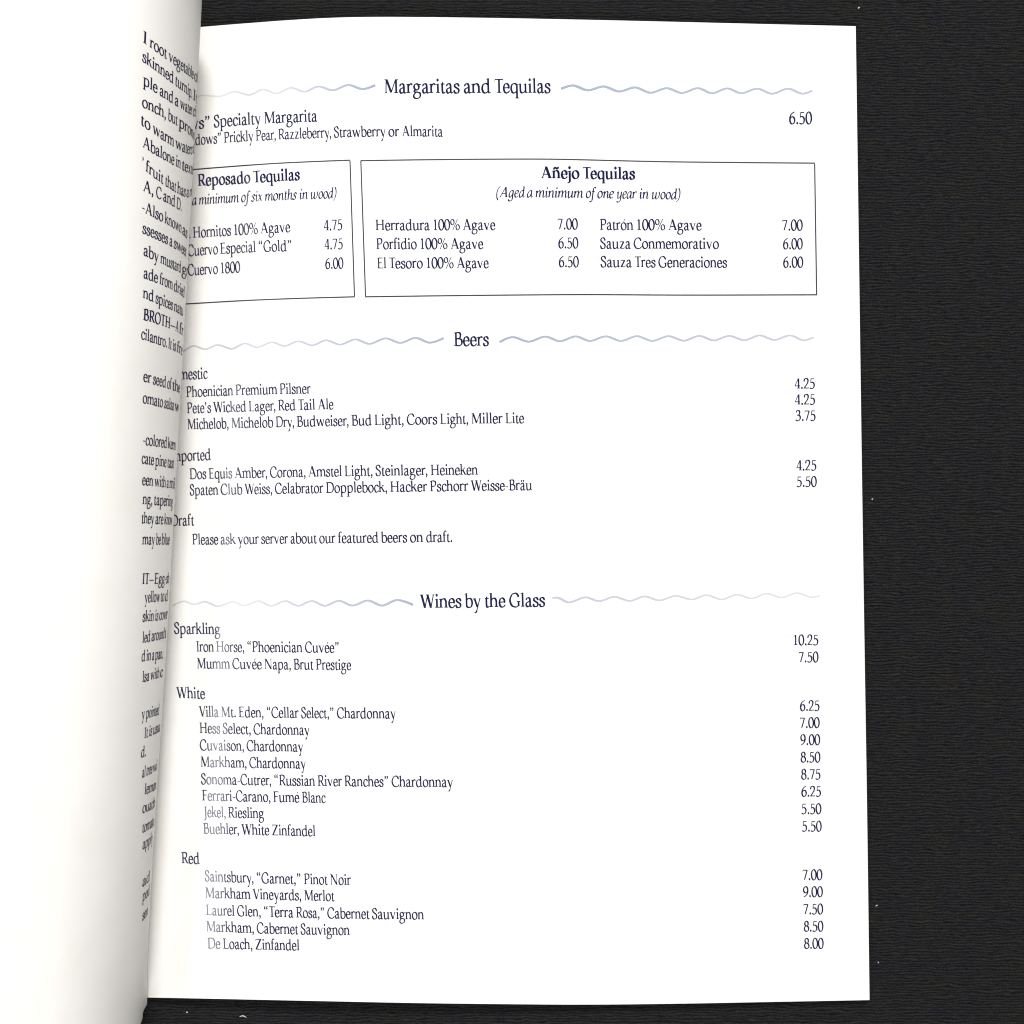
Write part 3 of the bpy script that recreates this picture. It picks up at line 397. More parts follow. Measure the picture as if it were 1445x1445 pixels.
 'ñ': (582, '-10 0 -14 5 -14 30 48 60 48 405 45 409 -30 403 -31 425 45 448 50 465 105 465 125 471 170 469 175 468 180 454 245 483 315 500 360 498 400 489 430 475 453 455 483 410 517 330 516 60 575 33 575 0 330 0 326 5 326 30 330 34 388 60 388 295 337 400 315 416 280 426 255 418 215 390 176 340 176 60 235 33 235 0;120 514 100 523 88 535 79 555 79 575 110 635 130 657 150 670 205 688 230 689 265 680 355 637 380 671 400 691 415 698 435 700 450 696 465 686 476 670 479 640 461 600 438 570 410 551 355 532 330 531 295 541 205 582 186 550 163 525 143 515'),
}
BOLD = {
 'a': (520, '115 -55 90 -47 65 -31 39 -5 17 30 4 60 -2 90 -1 120 9 155 35 196 75 229 255 294 258 300 235 405 220 416 195 426 176 420 167 380 145 335 125 317 100 310 64 320 40 345 33 375 45 415 65 447 95 469 135 475 220 506 285 509 340 499 375 476 397 445 406 420 420 340 418 65 414 55 417 45 420 36 460 59 480 59 495 45 496 20 460 -10 390 -45 365 -46 335 -38 314 -25 290 0 170 -54 145 -58;202 35 210 36 258 80 255 227 180 196 160 180 156 150 160 125 172 90'),
 'd': (631, '155 -50 110 -37 85 -20 66 0 35 49 6 120 -5 175 -6 230 6 285 33 355 75 422 95 442 120 457 325 513 372 515 372 670 295 666 295 689 370 708 375 728 445 728 470 734 530 732 532 40 535 36 575 56 590 58 606 45 606 25 575 3 525 -15 510 -33 485 -44 460 -42 440 -33 423 -15 410 13 260 -47;274 30 295 34 340 58 370 83 372 90 372 365 339 400 290 429 220 419 195 409 164 315 153 250 157 210 168 165 216 60 230 45'),
 'e': (499, '195 -50 145 -44 103 -30 74 -10 41 30 16 80 -5 150 -11 205 -6 260 15 330 35 375 64 420 85 441 125 464 265 512 295 516 325 511 370 493 405 470 450 430 469 405 481 375 485 345 483 255 477 230 465 210 449 195 429 185 405 180 380 183 360 192 343 205 325 229 155 222 154 205 167 155 210 64 230 49 280 29 300 34 328 50 375 103 420 135 445 135 465 122 476 100 475 80 467 65 434 30 385 -3 260 -50;155 280 320 288 323 315 314 345 290 375 239 425 230 428 210 424 194 415 184 400 159 320 152 285'),
 'i': (311, '5 0 5 33 65 60 65 405 60 409 -10 403 -15 405 -15 425 62 445 65 465 135 465 165 471 220 469 225 465 225 60 285 33 285 0;125 550 90 562 60 590 44 625 42 665 56 700 84 730 120 745 155 746 190 734 220 707 236 675 238 635 227 600 200 569 165 552'),
 'j': (254, '-40 -301 -51 -295 -61 -280 -63 -265 -56 -250 -40 -239 20 -228 38 -200 45 -70 45 405 40 409 -30 403 -35 405 -35 425 42 445 45 465 115 465 145 471 200 469 205 465 205 -90 191 -170 176 -205 161 -225 110 -264 70 -283 20 -296;105 550 70 562 40 590 24 625 22 665 36 700 64 730 100 745 135 746 170 734 200 707 216 675 218 635 207 600 180 569 145 552'),
 'l': (311, '5 0 5 33 65 60 65 670 -10 666 -15 670 -15 685 65 710 65 725 70 728 135 728 160 734 220 732 225 730 225 60 285 33 287 5 285 0'),
 'o': (566, '200 -51 150 -40 110 -21 65 16 24 70 -3 135 -13 200 -12 240 2 305 26 360 47 390 88 430 135 461 286 510 340 512 400 499 435 481 480 445 506 415 537 360 550 320 559 255 559 220 544 155 520 101 500 72 435 13 390 -10 285 -44 235 -52;276 35 295 30 325 36 345 49 362 70 387 120 395 155 399 210 392 260 380 300 344 365 320 393 295 413 265 427 240 429 220 423 200 410 164 355 151 305 148 240 164 165 191 110 235 59'),
 'p': (621, '-15 -280 -15 -247 45 -220 45 405 40 409 -30 403 -35 405 -35 425 42 445 45 465 115 465 145 471 205 469 300 503 325 508 420 504 460 494 485 481 526 440 552 395 577 325 586 270 583 215 572 165 547 95 522 50 495 20 455 -1 290 -49 245 -55 210 -51 205 -55 205 -220 265 -247 265 -280;296 30 310 28 360 37 394 55 418 150 426 220 420 265 407 310 365 394 340 412 285 428 230 404 206 380 205 90 240 54'),
 'q': (580, '315 -280 310 -280 310 -250 372 -220 371 -5 265 -45 245 -49 160 -51 110 -37 85 -20 65 1 27 65 0 144 -7 205 -1 260 21 330 58 400 95 442 125 459 220 486 325 513 355 515 430 498 465 477 500 447 505 446 530 468 532 465 532 -220 590 -246 594 -250 594 -275 590 -280;274 30 295 34 340 58 370 83 372 90 372 365 339 400 290 429 220 419 195 409 164 315 153 250 157 210 168 165 216 60 230 45'),
 's': (444, '75 -55 45 -40 24 -20 5 10 -20 70 -23 95 -18 120 -8 140 10 158 35 171 60 175 85 171 110 158 131 135 172 40 180 35 230 32 261 35 276 90 262 135 242 170 65 253 32 280 17 305 8 340 9 370 22 410 47 445 85 467 125 472 245 511 310 510 340 502 365 486 390 460 429 395 432 370 427 345 415 323 395 305 375 295 350 292 330 295 308 305 275 340 234 410 210 426 195 427 165 416 167 390 178 350 185 344 260 298 349 265 395 228 417 195 432 155 433 115 424 80 380 18 335 -15 220 -42 110 -59'),
 'u': (623, '165 -51 130 -41 100 -24 75 -1 59 25 46 70 35 175 38 405 35 409 -40 403 -41 425 35 445 40 465 110 465 135 471 195 469 198 465 198 205 208 115 219 75 229 55 250 36 265 33 318 55 375 105 376 110 376 405 370 408 320 403 316 410 317 425 375 443 380 465 450 465 475 471 535 468 536 45 540 41 570 52 585 50 597 35 592 15 530 -11 510 -34 490 -42 465 -42 440 -31 422 -10 410 21 405 22 360 -2 240 -45 200 -53'),
 'A': (798, '40 0 35 0 35 30 92 55 305 625 277 700 280 705 475 705 720 62 785 30 785 0 495 0 495 30 527 45 466 205 335 206 229 205 168 45 195 30 195 0;251 265 442 265 345 518'),
 'B': (631, '210 -30 145 -25 130 -16 120 -1 0 0 -2 5 0 32 75 57 78 65 78 630 75 635 0 659 -2 690 125 692 150 710 325 729 430 724 470 717 505 697 530 666 544 630 549 585 544 520 530 475 505 435 477 405 479 400 530 385 560 371 582 355 608 325 621 295 631 245 629 190 619 140 598 95 575 67 530 33 480 8 390 -23 340 -32;348 45 380 44 410 51 435 66 459 95 468 120 471 175 468 220 456 260 445 280 430 292 360 323 315 329 240 328 239 55;239 410 345 413 358 420 370 436 387 485 389 540 382 585 372 620 365 625 300 645 243 645 238 630'),
 'H': (852, '15 0 10 0 10 30 85 60 85 630 82 635 10 660 10 690 320 690 320 660 248 635 245 630 245 395 250 391 585 392 587 630 584 635 513 660 512 690 822 690 821 660 750 635 747 630 747 60 820 32 820 0 515 0 515 33 587 60 587 330 305 333 245 330 245 60 320 30 320 0'),
 'I': (357, '15 0 15 32 88 60 88 630 85 635 14 660 13 690 320 692 322 660 251 635 248 630 248 60 320 33 323 5 320 0'),
 'O': (806, '325 -50 241 -35 165 -2 95 55 41 125 5 210 -12 300 -12 355 4 440 37 520 63 560 118 620 185 668 280 709 385 736 465 740 545 725 615 695 658 665 717 605 750 555 783 475 798 390 799 335 782 250 749 170 724 130 670 72 605 24 540 -6 470 -30 400 -46;387 35 425 30 480 40 530 67 558 95 595 145 617 195 632 255 638 325 629 400 611 460 586 510 554 555 516 595 475 625 420 649 360 660 305 649 275 636 237 605 210 573 183 530 164 480 151 415 148 355 165 260 186 205 216 155 259 105 290 79 340 51'),
 'R': (688, '5 0 5 32 78 60 78 630 75 635 0 659 -2 690 125 692 150 710 345 732 405 728 475 715 515 704 545 688 574 660 598 610 606 555 599 490 581 445 545 397 500 353 448 320 637 60 680 58 735 34 740 30 740 0 490 0 281 285 275 288 238 280 238 60 315 33 315 0;240 365 375 367 390 372 412 400 439 450 445 470 446 500 436 565 423 600 410 612 371 630 310 648 275 650 242 645 238 630'),
 'T': (633, '155 0 151 5 151 30 155 33 226 60 226 640 225 645 65 645 60 640 40 555 15 555 25 700 585 703 595 555 575 555 572 560 550 645 390 645 386 640 386 60 460 31 460 0'),
 ' ': (270, ''),
 'ñ': (602, '-25 0 -30 0 -30 30 32 60 32 405 25 408 -45 403 -46 425 29 445 35 465 105 465 130 471 185 469 195 464 285 499 325 507 370 507 410 500 440 486 465 466 499 415 534 330 532 60 594 30 594 5 590 0 310 0 310 30 372 60 372 290 321 400 301 415 275 425 252 415 220 391 192 350 192 60 250 34 254 30 254 5 250 0;120 505 95 515 80 530 71 550 69 570 74 590 97 635 115 657 140 674 175 683 200 696 230 700 265 692 305 670 350 654 395 698 430 709 462 700 484 675 489 645 475 605 447 565 420 546 390 539 360 524 330 521 295 528 255 550 210 566 190 538 165 515 145 506'),
}
ITALIC = {
 'a': (440, '82 -46 54 -32 31 0 18 55 15 115 21 165 36 210 97 320 143 380 174 411 223 445 270 470 345 501 371 506 406 503 452 482 465 471 472 455 481 450 411 60 401 60 396 55 395 40 400 27 415 29 464 85 483 98 493 98 504 90 507 80 502 65 470 26 445 5 380 -27 354 -32 335 -26 322 -10 317 10 321 60 301 60 303 75 299 77 227 10 159 -32 116 -48;160 30 190 50 248 115 338 265 363 405 327 429 275 415 230 385 183 320 144 245 128 195 127 120 138 65'),
 'd': (465, '102 -46 78 -35 59 -15 45 15 38 55 35 115 41 160 48 190 68 235 131 340 163 380 199 415 245 446 290 470 365 501 402 510 433 685 414 688 404 695 399 710 403 725 412 736 429 744 510 749 521 740 525 725 545 725 550 720 431 60 421 60 416 55 415 45 420 27 435 29 484 85 503 98 522 92 527 80 525 70 490 26 465 5 422 -18 379 -32 355 -26 342 -10 337 10 341 60 321 60 323 75 319 77 247 10 179 -32 136 -48;180 30 210 50 268 115 358 265 383 405 347 429 295 415 250 385 203 320 164 245 148 195 147 120 158 65'),
 'g': (470, '90 -305 9 -285 -18 -266 -42 -207 -41 -185 -32 -165 -19 -150 0 -138 36 -133 65 -150 87 -200 131 -219 183 -232 215 -223 243 -207 266 -185 277 -155 295 -85 323 75 319 77 247 10 168 -38 131 -49 92 -43 74 -32 58 -13 45 15 38 50 37 140 56 210 117 320 163 380 199 415 245 446 306 477 381 505 421 504 476 479 492 455 501 450 406 -80 396 -80 392 -85 373 -145 351 -185 333 -205 294 -235 236 -270 166 -301 125 -308;180 30 210 50 268 115 358 265 383 405 347 429 295 415 250 385 203 320 164 245 148 195 147 120 158 65'),
 'e': (375, '117 -45 89 -32 63 -5 48 30 35 90 33 155 39 200 52 245 81 315 130 395 179 437 236 470 316 503 346 508 376 505 399 495 416 480 441 435 444 380 436 355 424 335 355 279 288 237 233 213 143 190 146 140 159 85 175 53 196 32 215 29 226 32 318 97 345 112 360 111 369 104 374 90 370 75 287 11 220 -29 167 -47;154 260 156 257 261 282 300 303 330 330 338 345 332 373 318 405 301 425 287 430 261 423 232 410 213 395 181 335'),
 'f': (300, '-57 -315 -103 -294 -118 -280 -124 -255 -112 -225 -87 -206 -61 -202 -24 -214 17 -239 27 -240 44 -225 69 -145 170 415 165 419 116 420 125 475 181 480 203 600 213 600 217 605 241 665 265 697 383 766 409 771 428 768 456 754 489 725 497 705 495 685 477 655 461 644 440 638 420 640 397 651 354 690 338 682 332 675 314 605 291 480 375 475 366 420 285 419 280 415 178 -150 163 -150 131 -220 112 -245 93 -260 -7 -315 -32 -319'),
 'h': (450, '344 -31 331 -23 320 -5 321 60 301 60 352 345 347 400 337 429 308 410 268 370 198 265 150 0 40 0 163 685 139 690 131 700 130 715 137 730 154 742 235 751 249 743 255 725 275 725 280 720 223 405 290 455 376 503 401 504 424 493 439 475 446 455 458 350 462 345 411 60 401 60 396 55 395 40 400 27 415 29 464 85 483 98 502 92 507 75 478 35 445 5 375 -29'),
 'i': (250, '129 -31 116 -23 105 -5 106 60 86 60 142 375 138 375 112 346 101 340 83 345 79 360 112 405 157 455 190 471 205 473 225 470 232 455 262 455 266 450 196 60 186 60 181 55 181 36 190 25 200 29 239 75 262 96 283 95 291 86 292 75 263 35 230 5 160 -29;230 585 210 595 196 615 193 635 199 660 213 682 236 699 257 706 282 705 302 695 316 675 319 655 314 630 299 608 276 591 255 584'),
 'm': (715, '614 -31 601 -23 590 -5 591 60 571 60 622 345 616 405 607 428 602 429 573 410 531 368 463 265 415 0 305 0 367 345 362 400 352 429 323 410 283 370 213 265 165 0 55 0 122 375 118 375 92 346 81 340 63 345 59 360 92 405 137 455 170 471 185 473 205 470 212 455 242 455 246 450 238 405 243 406 296 449 374 497 396 504 416 504 443 490 457 470 469 383 540 445 630 498 666 504 698 489 716 455 728 350 732 345 681 60 671 60 666 55 665 40 670 27 685 29 734 85 753 98 772 92 777 75 748 35 715 5 645 -29'),
 'n': (478, '374 -31 361 -23 350 -5 351 60 331 60 382 345 377 400 363 431 335 420 292 380 264 345 213 265 165 0 55 0 122 375 118 375 92 346 81 340 63 345 59 360 92 405 137 455 170 471 185 473 205 470 212 455 242 455 246 450 238 405 313 461 395 500 421 503 444 497 470 470 478 440 488 350 492 345 441 60 431 60 426 55 425 40 430 27 445 29 494 85 513 98 532 92 537 75 508 35 475 5 405 -29'),
 'o': (435, '172 -45 129 -33 102 -16 71 20 50 65 42 95 38 150 42 205 56 260 95 345 129 390 167 428 221 465 279 493 321 505 356 505 399 492 421 479 443 458 469 415 485 365 489 315 478 220 460 170 432 115 398 70 361 33 321 4 249 -32 202 -46;233 35 256 31 282 40 318 74 353 135 376 215 377 290 359 356 323 407 292 426 272 429 246 420 231 410 194 365 165 300 150 235 150 170 165 110 196 60'),
 'r': (375, '65 0 60 0 127 375 123 375 92 342 76 340 68 345 66 365 97 405 142 455 180 472 205 473 217 455 247 455 251 450 246 420 292 456 364 497 405 499 456 478 466 465 470 445 464 425 453 410 432 397 411 395 377 402 336 423 330 419 287 374 218 265 170 0'),
 's': (345, '72 -46 38 -25 -4 34 -6 50 -3 70 18 100 51 115 80 113 102 95 146 35 180 29 195 30 213 45 236 75 247 100 238 145 220 185 162 240 128 300 117 350 119 375 128 400 152 427 269 493 321 506 365 502 401 475 436 415 438 395 433 375 407 345 375 333 344 340 325 360 288 420 277 426 252 426 229 413 225 405 238 360 257 319 319 260 342 220 355 160 352 130 343 105 322 75 281 30 245 1 212 -19 179 -35 147 -44 96 -50'),
 't': (300, '149 -35 130 -27 114 -10 109 20 114 80 99 80 160 415 155 419 116 420 126 475 171 480 191 590 296 590 300 585 281 480 375 475 366 420 275 419 270 415 209 80 199 75 199 45 205 30 215 27 229 30 297 92 312 94 321 89 326 80 325 65 278 15 227 -19 179 -35'),
 'u': (485, '142 -46 118 -38 101 -24 89 -5 83 20 92 120 82 120 127 375 123 375 96 345 81 339 65 350 69 370 142 455 173 470 205 473 217 455 247 455 251 450 185 95 185 55 196 33 209 23 240 50 297 115 363 215 407 455 512 455 516 450 446 60 436 60 431 55 430 40 435 27 450 29 499 85 518 98 528 98 539 90 542 80 537 65 505 26 480 5 437 -18 394 -32 370 -26 358 -12 352 10 356 60 336 60 338 70 333 70 277 15 238 -14 182 -43'),
 'w': (720, '127 -46 101 -30 86 -5 83 30 92 120 82 120 127 375 123 375 97 346 86 340 72 342 64 355 69 370 142 455 180 472 200 473 210 470 217 455 247 455 251 450 184 95 184 50 195 28 204 22 239 48 293 110 352 210 397 455 502 455 506 450 437 80 437 55 443 40 455 25 469 22 485 28 514 48 562 95 597 150 628 220 647 295 630 440 636 465 653 486 680 499 705 498 723 486 731 470 745 370 745 325 737 285 705 205 673 145 633 90 592 50 530 3 469 -32 432 -45 396 -48 364 -35 345 -15 337 10 339 76 278 16 232 -17 172 -46 146 -49'),
 'x': (460, '49 -7 35 10 41 35 228 225 159 409 101 345 81 340 70 350 74 370 147 455 180 471 195 473 215 470 222 455 262 455 316 313 463 461 484 469 503 461 509 445 501 425 338 260 338 255 431 5 311 5 250 166 245 165 81 0 63 -9'),
 'y': (480, '99 -310 61 -299 10 -275 0 -250 9 -220 31 -200 60 -194 108 -207 182 -237 219 -226 253 -204 276 -175 314 -60 338 70 333 70 260 2 188 -41 167 -46 137 -45 101 -25 89 -6 84 15 92 120 82 120 127 375 123 375 97 346 86 340 67 346 66 365 142 455 173 470 205 473 217 455 247 455 251 450 185 95 185 55 196 33 209 23 240 50 297 115 363 215 407 455 512 455 516 450 424 -60 409 -61 371 -160 355 -185 326 -215 252 -266 165 -307 129 -313'),
 'A': (722, '5 0 0 0 5 30 61 55 488 655 491 700 621 700 626 64 630 58 690 30 685 0 455 0 460 30 493 45 495 50 492 206 257 206 242 206 236 200 125 45 145 30 140 0;282 265 493 265 490 557'),
 '(': (333, '174 -227 153 -210 103 -122 86 -80 78 -35 75 55 79 155 88 230 107 320 128 385 163 470 192 525 224 575 264 620 303 655 419 755 437 761 456 750 459 740 455 725 335 620 293 570 234 455 197 345 184 285 173 200 169 105 172 15 189 -55 242 -150 247 -175 239 -200 221 -219 199 -228'),
 ')': (333, '-2 -205 -16 -200 -22 -190 -21 -175 -15 -165 101 -75 129 -45 149 -15 200 100 241 230 254 290 264 380 266 470 261 550 244 620 198 695 188 725 193 750 208 769 231 782 251 784 270 777 281 765 331 685 351 625 360 525 359 425 347 325 332 255 301 155 273 85 242 20 208 -35 188 -60 145 -100 14 -200'),
 ' ': (250, ''),
}
def decode(tab):
    out = {}
    for ch, (adv, s) in tab.items():
        loops = []
        for l in s.split(';') if s else []:
            n = [int(q) for q in l.split()]; loops.append(list(zip(n[::2], n[1::2])))
        area = lambda l: sum(a[0] * b[1] - b[0] * a[1] for a, b in zip(l, l[1:] + l[:1]))
        def inside(p, l):
            r = False
            for a, b in zip(l, l[1:] + l[:1]):
                if (a[1] > p[1]) != (b[1] > p[1]) and p[0] < (b[0] - a[0]) * (p[1] - a[1]) / (b[1] - a[1]) + a[0]: r = not r
            return r
        tris, flat = [], []
        sgn = max((area(l) for l in loops), key=abs) if loops else 1
        for o in [l for l in loops if area(l) * sgn > 0]:
            group = [o] + [h for h in loops if area(h) * sgn < 0 and inside(h[0], o)]
            base = len(flat); flat += [p for l in group for p in l]
            tris += [tuple(base + i for i in t) for t in tessellate_polygon([[Vector((x, y, 0)) for x, y in l] for l in group])]
        todo, done = list(tris), []         # no triangle wider than a fifth of an em: print must follow the curl
        while todo:
            t = todo.pop(); xs = [flat[i][0] for i in t]
            if max(xs) - min(xs) < 200: done.append(t); continue
            k = max(range(3), key=lambda i: abs(flat[t[i]][0] - flat[t[(i + 1) % 3]][0]))
            a, b, c = t[k], t[(k + 1) % 3], t[(k + 2) % 3]
            flat.append(((flat[a][0] + flat[b][0]) / 2, (flat[a][1] + flat[b][1]) / 2)); m = len(flat) - 1
            todo += [(a, m, c), (m, b, c)]
        tris = done
        out[ch] = (adv, flat, tris)
    return out
FONT = {'r': decode(ROMAN), 'b': decode(BOLD), 'i': decode(ITALIC)}
KERN = {'Te': -75, 'Ta': -75, 'Tr': -50, 'Wi': -30, 'We': -40, 'Wh': -5, 'Vi': -35, 'P.': -60, 'y,': -60, 'r,': -55, 'Av': -30, 'Fe': -20, 'Fu': -15, 'ra': -8, 'Pe': -10, 'Pa': -15, 'Ag': -10}

def set_line(words, end, prefix='', font='r', space=215):
    """words: [(text, x, y)], end: (x, y) -> glyph placements and a baseline.
    Every word starts where it starts on the page; letters in between keep their own widths."""
    if isinstance(words, tuple): words = [words]
    FT = FONT[font]; pen = 0; gl = []; anch = []; prev = ''
    seq = [(prefix, None, None)] if prefix else []
    seq += words
    for k, (t, x, y) in enumerate(seq):
        if k and not (prefix and k == 1): pen += space; prev = ' '
        for q, ch in enumerate(t):
            if ch == ' ': pen += space; prev = ch; continue
            f = font
            adv, pts, tris = FONT[f][ch]
            pen += KERN.get(prev + ch, 0)
            if q == 0 and x is not None and pts: anch.append((pen + min(p[0] for p in pts), x, y))
            gl.append((ch, pen)); pen += adv; prev = ch
    ch, p0 = gl[-1]; anch.append((p0 + max(p[0] for p in FT[ch][1]), end[0], end[1]))
    xs = [(a[0], a[1]) for a in anch]
    ys = [(a[1], a[2]) for a in anch if a[2] is not None]
    def xmap(p):
        if p <= xs[0][0]: i = 0
        else:
            i = 0
            while i < len(xs) - 2 and p > xs[i + 1][0]: i += 1
        (a, fa), (b, fb) = xs[i], xs[i + 1]
        return fa + (fb - fa) * (p - a) / (b - a)
    # smooth baseline: least squares, parabola when there are four or more measured points
    n = len(ys); deg = 2 if n >= 4 else 1
    x0 = sum(q[0] for q in ys) / n; sx = max(1.0, max(abs(q[0] - x0) for q in ys))
    A = [[sum(((q[0] - x0) / sx) ** (i + j) for q in ys) for j in range(deg + 1)] for i in range(deg + 1)]
    B = [sum(q[1] * ((q[0] - x0) / sx) ** i for q in ys) for i in range(deg + 1)]
    for i in range(deg + 1):
        for j in range(i + 1, deg + 1):
            k = A[j][i] / A[i][i]
            A[j] = [u - k * w for u, w in zip(A[j], A[i])]; B[j] -= k * B[i]
    c = [0] * (deg + 1)
    for i in range(deg, -1, -1): c[i] = (B[i] - sum(A[i][j] * c[j] for j in range(i + 1, deg + 1))) / A[i][i]
    def ymap(x):
        t = (x - x0) / sx; return sum(ci * t ** i for i, ci in enumerate(c))
    return FT, gl, xmap, ymap

INK_LIFT = 0.00004
def lean(x): return 0.038 + (0.014 - 0.038) * (x - 270) / 880
def print_line(name, words, end, size, prefix='', font='r', mat=None):
    FT, gl, xmap, ymap = set_line(words, end, prefix, font)
    verts = []; faces = []
    for ch, pen in gl:
        adv, pts, tris = FT[ch]; base = len(verts)
        for gx, gy in pts:
            x = xmap(pen + gx); h = gy * size / 1000
            verts.append(flat_pt(x + lean(x) * h * -1, ymap(x) - h, INK_LIFT))
        faces += [(base + a, base + b, base + c) for a, b, c in tris]
    return mesh_obj(name, verts, faces, mat or NAVY, page_flat)

def print_leaf(words, end, size=21.5, font='r'):
    pts = [(t,) + leaf_inv(x, y) for t, x, y in words]
    ends = leaf_inv(*end)
    FT, gl, xmap, ymap = set_line(pts, ends, '', font, 200)
    k = size * PXM * 0.94 / 1000
    verts = []; faces = []
    for ch, pen in gl:
        adv, P, tris = FT[ch]; base = len(verts)
        for gx, gy in P:
            s = xmap(pen + gx); v = ymap(s) - gy * k / 0.2756
            verts.append(leaf_lifted(s, v, INK_LIFT))
        faces += [(base + a, base + b, base + c) for a, b, c in tris]
    return mesh_obj('glossary_line', verts, faces, GLOSSARY, page_leaf)

# ---- the flat page: headings
print_line('heading', [('Margaritas', 542.8, 131.4), ('and', 654.3, 131.2), ('Tequilas', 698.2, 131)], (777.2, 130.9), 28.3)
print_line('heading', [('Beers', 640.7, 488)], (690.2, 487.8), 27.3)
print_line('heading', [('Wines', 592.6, 857.8), ('by', 655.6, 857.3), ('the', 684.3, 856.8), ('Glass', 718.5, 856.2)], (769.5, 855.8), 27.3)
# ---- subheadings
SH = 'subheading'
print_line(SH, [('estic', 265.6, 535.2)], (293.3, 534.1), 22.3, 'Dom')
print_line(SH, [('ported', 255.3, 650.6)], (297.8, 648.7), 22.3, 'Im')
print_line(SH, [('Draft', 241.0, 742.2)], (274.3, 741.1), 22)
print_line(SH, [('Sparkling', 245.6, 894)], (311.3, 895.1), 22.3)
print_line(SH, [('White', 249, 984.7)], (289.5, 986.1), 22.3)
print_line(SH, [('Red', 256.3, 1218)], (281.9, 1219.1), 22.3)
print_line(SH, [('Reposado', 279.1, 262.7), ('Tequilas', 357.6, 257)], (423.4, 254), 23.5, font='b', mat=NAVYB)
print_line(SH, [('Añejo', 763.9, 251.3), ('Tequilas', 822.8, 252)], (896.5, 252.7), 23.5, font='b', mat=NAVYB)
print_line('caption', [('a', 271.1, 289.4), ('minimum', 280.8, 288.4), ('of', 340.3, 285.3), ('six', 354.2, 284.2), ('months', 373.9, 283.2), ('in', 422.7, 281.1), ('wood)', 438.3, 280.4)], (475.3, 279.4), 20.5, '(Aged ', 'i')
print_line('caption', [('(Aged', 700.2, 278.3), ('a', 743.5, 278), ('minimum', 755.6, 278.3), ('of', 826.6, None), ('one', 842.8, None), ('year', 869.5, 279.7), ('in', 902.4, None), ('wood)', 919.7, 280.6)], (960.5, 281), 20.5, font='i')
# ---- entries
E = 'menu_entry'
def entry(words, end, size=21.3, prefix=''): print_line(E, words, end, size, prefix)
entry([('s”', 280.5, 181.4), ('Specialty', 301.6, 179.6), ('Margarita', 373.2, 174.3)], (448, 171.3), 23.8, '“Window')
entry([('dows”', 275.6, 205.3), ('Prickly', 316.1, 200.6), ('Pear,', 361.1, 198.2), ('Razzleberry,', 392.9, 196.6), ('Strawberry', 471.1, 194.2), ('or', 548, 192.7), ('Almarita', 567.7, None)], (625.1, 192.3), 21.2, '“Win')
entry([('Hornitos', 272.5, 335.6), ('100%', 330.7, 331.8), ('Agave', 368, 329.6)], (409.6, 327.1), 22, 'Sauza ')
entry([('Cuervo', 264.9, 361.4), ('Especial', 310.9, 357.9), ('“Gold”', 365.3, 355.5)], (411.3, 354.1), 22)
entry([('Cuervo', 264.9, 388.7), ('1800', 312, 385.6)], (339.3, 384.2), 22)
entry([('Herradura', 530, 324.8), ('100%', 612, 324.6), ('Agave', 653.5, 324.4)], (699.2, 324.2), 21.6)
entry([('Porfidio', 531, 351.4), ('100%', 593.6, 351.3), ('Agave', 636.2, 351.1)], (682.2, 351), 21.6)
entry([('El', 532.4, 378.6), ('Tesoro', 549, 378.5), ('100%', 602.3, 378.3), ('Agave', 644.8, 378.2)], (689.8, 378), 21.6)
entry([('Patrón', 846.6, 324.2), ('100%', 899.2, 324.4), ('Agave', 943.5, 324.6)], (990.2, 324.8), 21.6)
entry([('Sauza', 846.6, 350.6), ('Conmemorativo', 894, 350.8)], (1014.8, 351), 21.6)
entry([('Sauza', 847.3, 376.7), ('Tres', 895.8, 376.9), ('Generaciones', 929, 377.1)], (1026.2, 377.4), 21.6)
entry([('Phoenician', 262.9, 560.4), ('Premium', 332.4, 557.6), ('Pilsner', 394.7, 556.2)], (438.7, 555.2))
entry([('Pete’s', 263.9, 583.2), ('Wicked', 300.9, 581.8), ('Lager,', 351.1, 580.4), ('Red', 392.6, 579.4), ('Tail', 420.7, None), ('Ale', 449, None)], (470.8, 577.3))
entry([('Michelob,', 264.9, 605.7), ('Michelob', 326.9, 604.2), ('Dry,', 389.2, 602.9), ('Budweiser,', 418.9, 602.2), ('Bud', 496.1, 600.4), ('Light,', 528.6, None), ('Coors', 573.9, 598.8), ('Light,', 621.3, None), ('Miller', 665.6, 597.8), ('Lite', 713.4, None)], (739.7, 597))
entry([('Dos', 267.7, 675.9), ('Equis', 294.7, 675.4), ('Amber,', 331.4, 674.7), ('Corona,', 380.9, 673.6), ('Amstel', 435.5, 672.6), ('Light,', 486.4, None), ('Steinlager,', 529.7, 671.4), ('Heineken', 607.9, 670.3)], (674.6, 669.8))
entry([('Spaten', 267.7, 698.9), ('Club', 311.3, 697.8), ('Weiss,', 345.2, 697.2), ('Celabrator', 387.8, 696.4), ('Dopplebock,', 460.1, 695.4), ('Hacker', 550.8, 694.4), ('Pschorr', 606.8, 693.2), ('Weisse-Bräu', 664.3, 692.6)], (751.1, 691.3))
entry([('Please', 271.5, 768.3), ('ask', 311.3, 768), ('your', 335.5, 767.6), ('server', 368.4, None), ('about', 409.9, 767), ('our', 450.4, None), ('featured', 477.1, 766), ('beers', 537.3, None), ('on', 578.4, 765), ('draft.', 601.3, None)], (638.3, 764.6))
entry([('Iron', 277.4, 919.3), ('Horse,', 305.4, 919.6), ('“Phoenician', 349.4, 920), ('Cuvée”', 430.3, 920.4)], (478.4, 921))
entry([('Mumm', 278.4, 943.2), ('Cuvée', 327.9, 943.6), ('Napa,', 373.3, 944.2), ('Brut', 414.4, None), ('Prestige', 445.9, 944.9)], (495.7, 945.3))
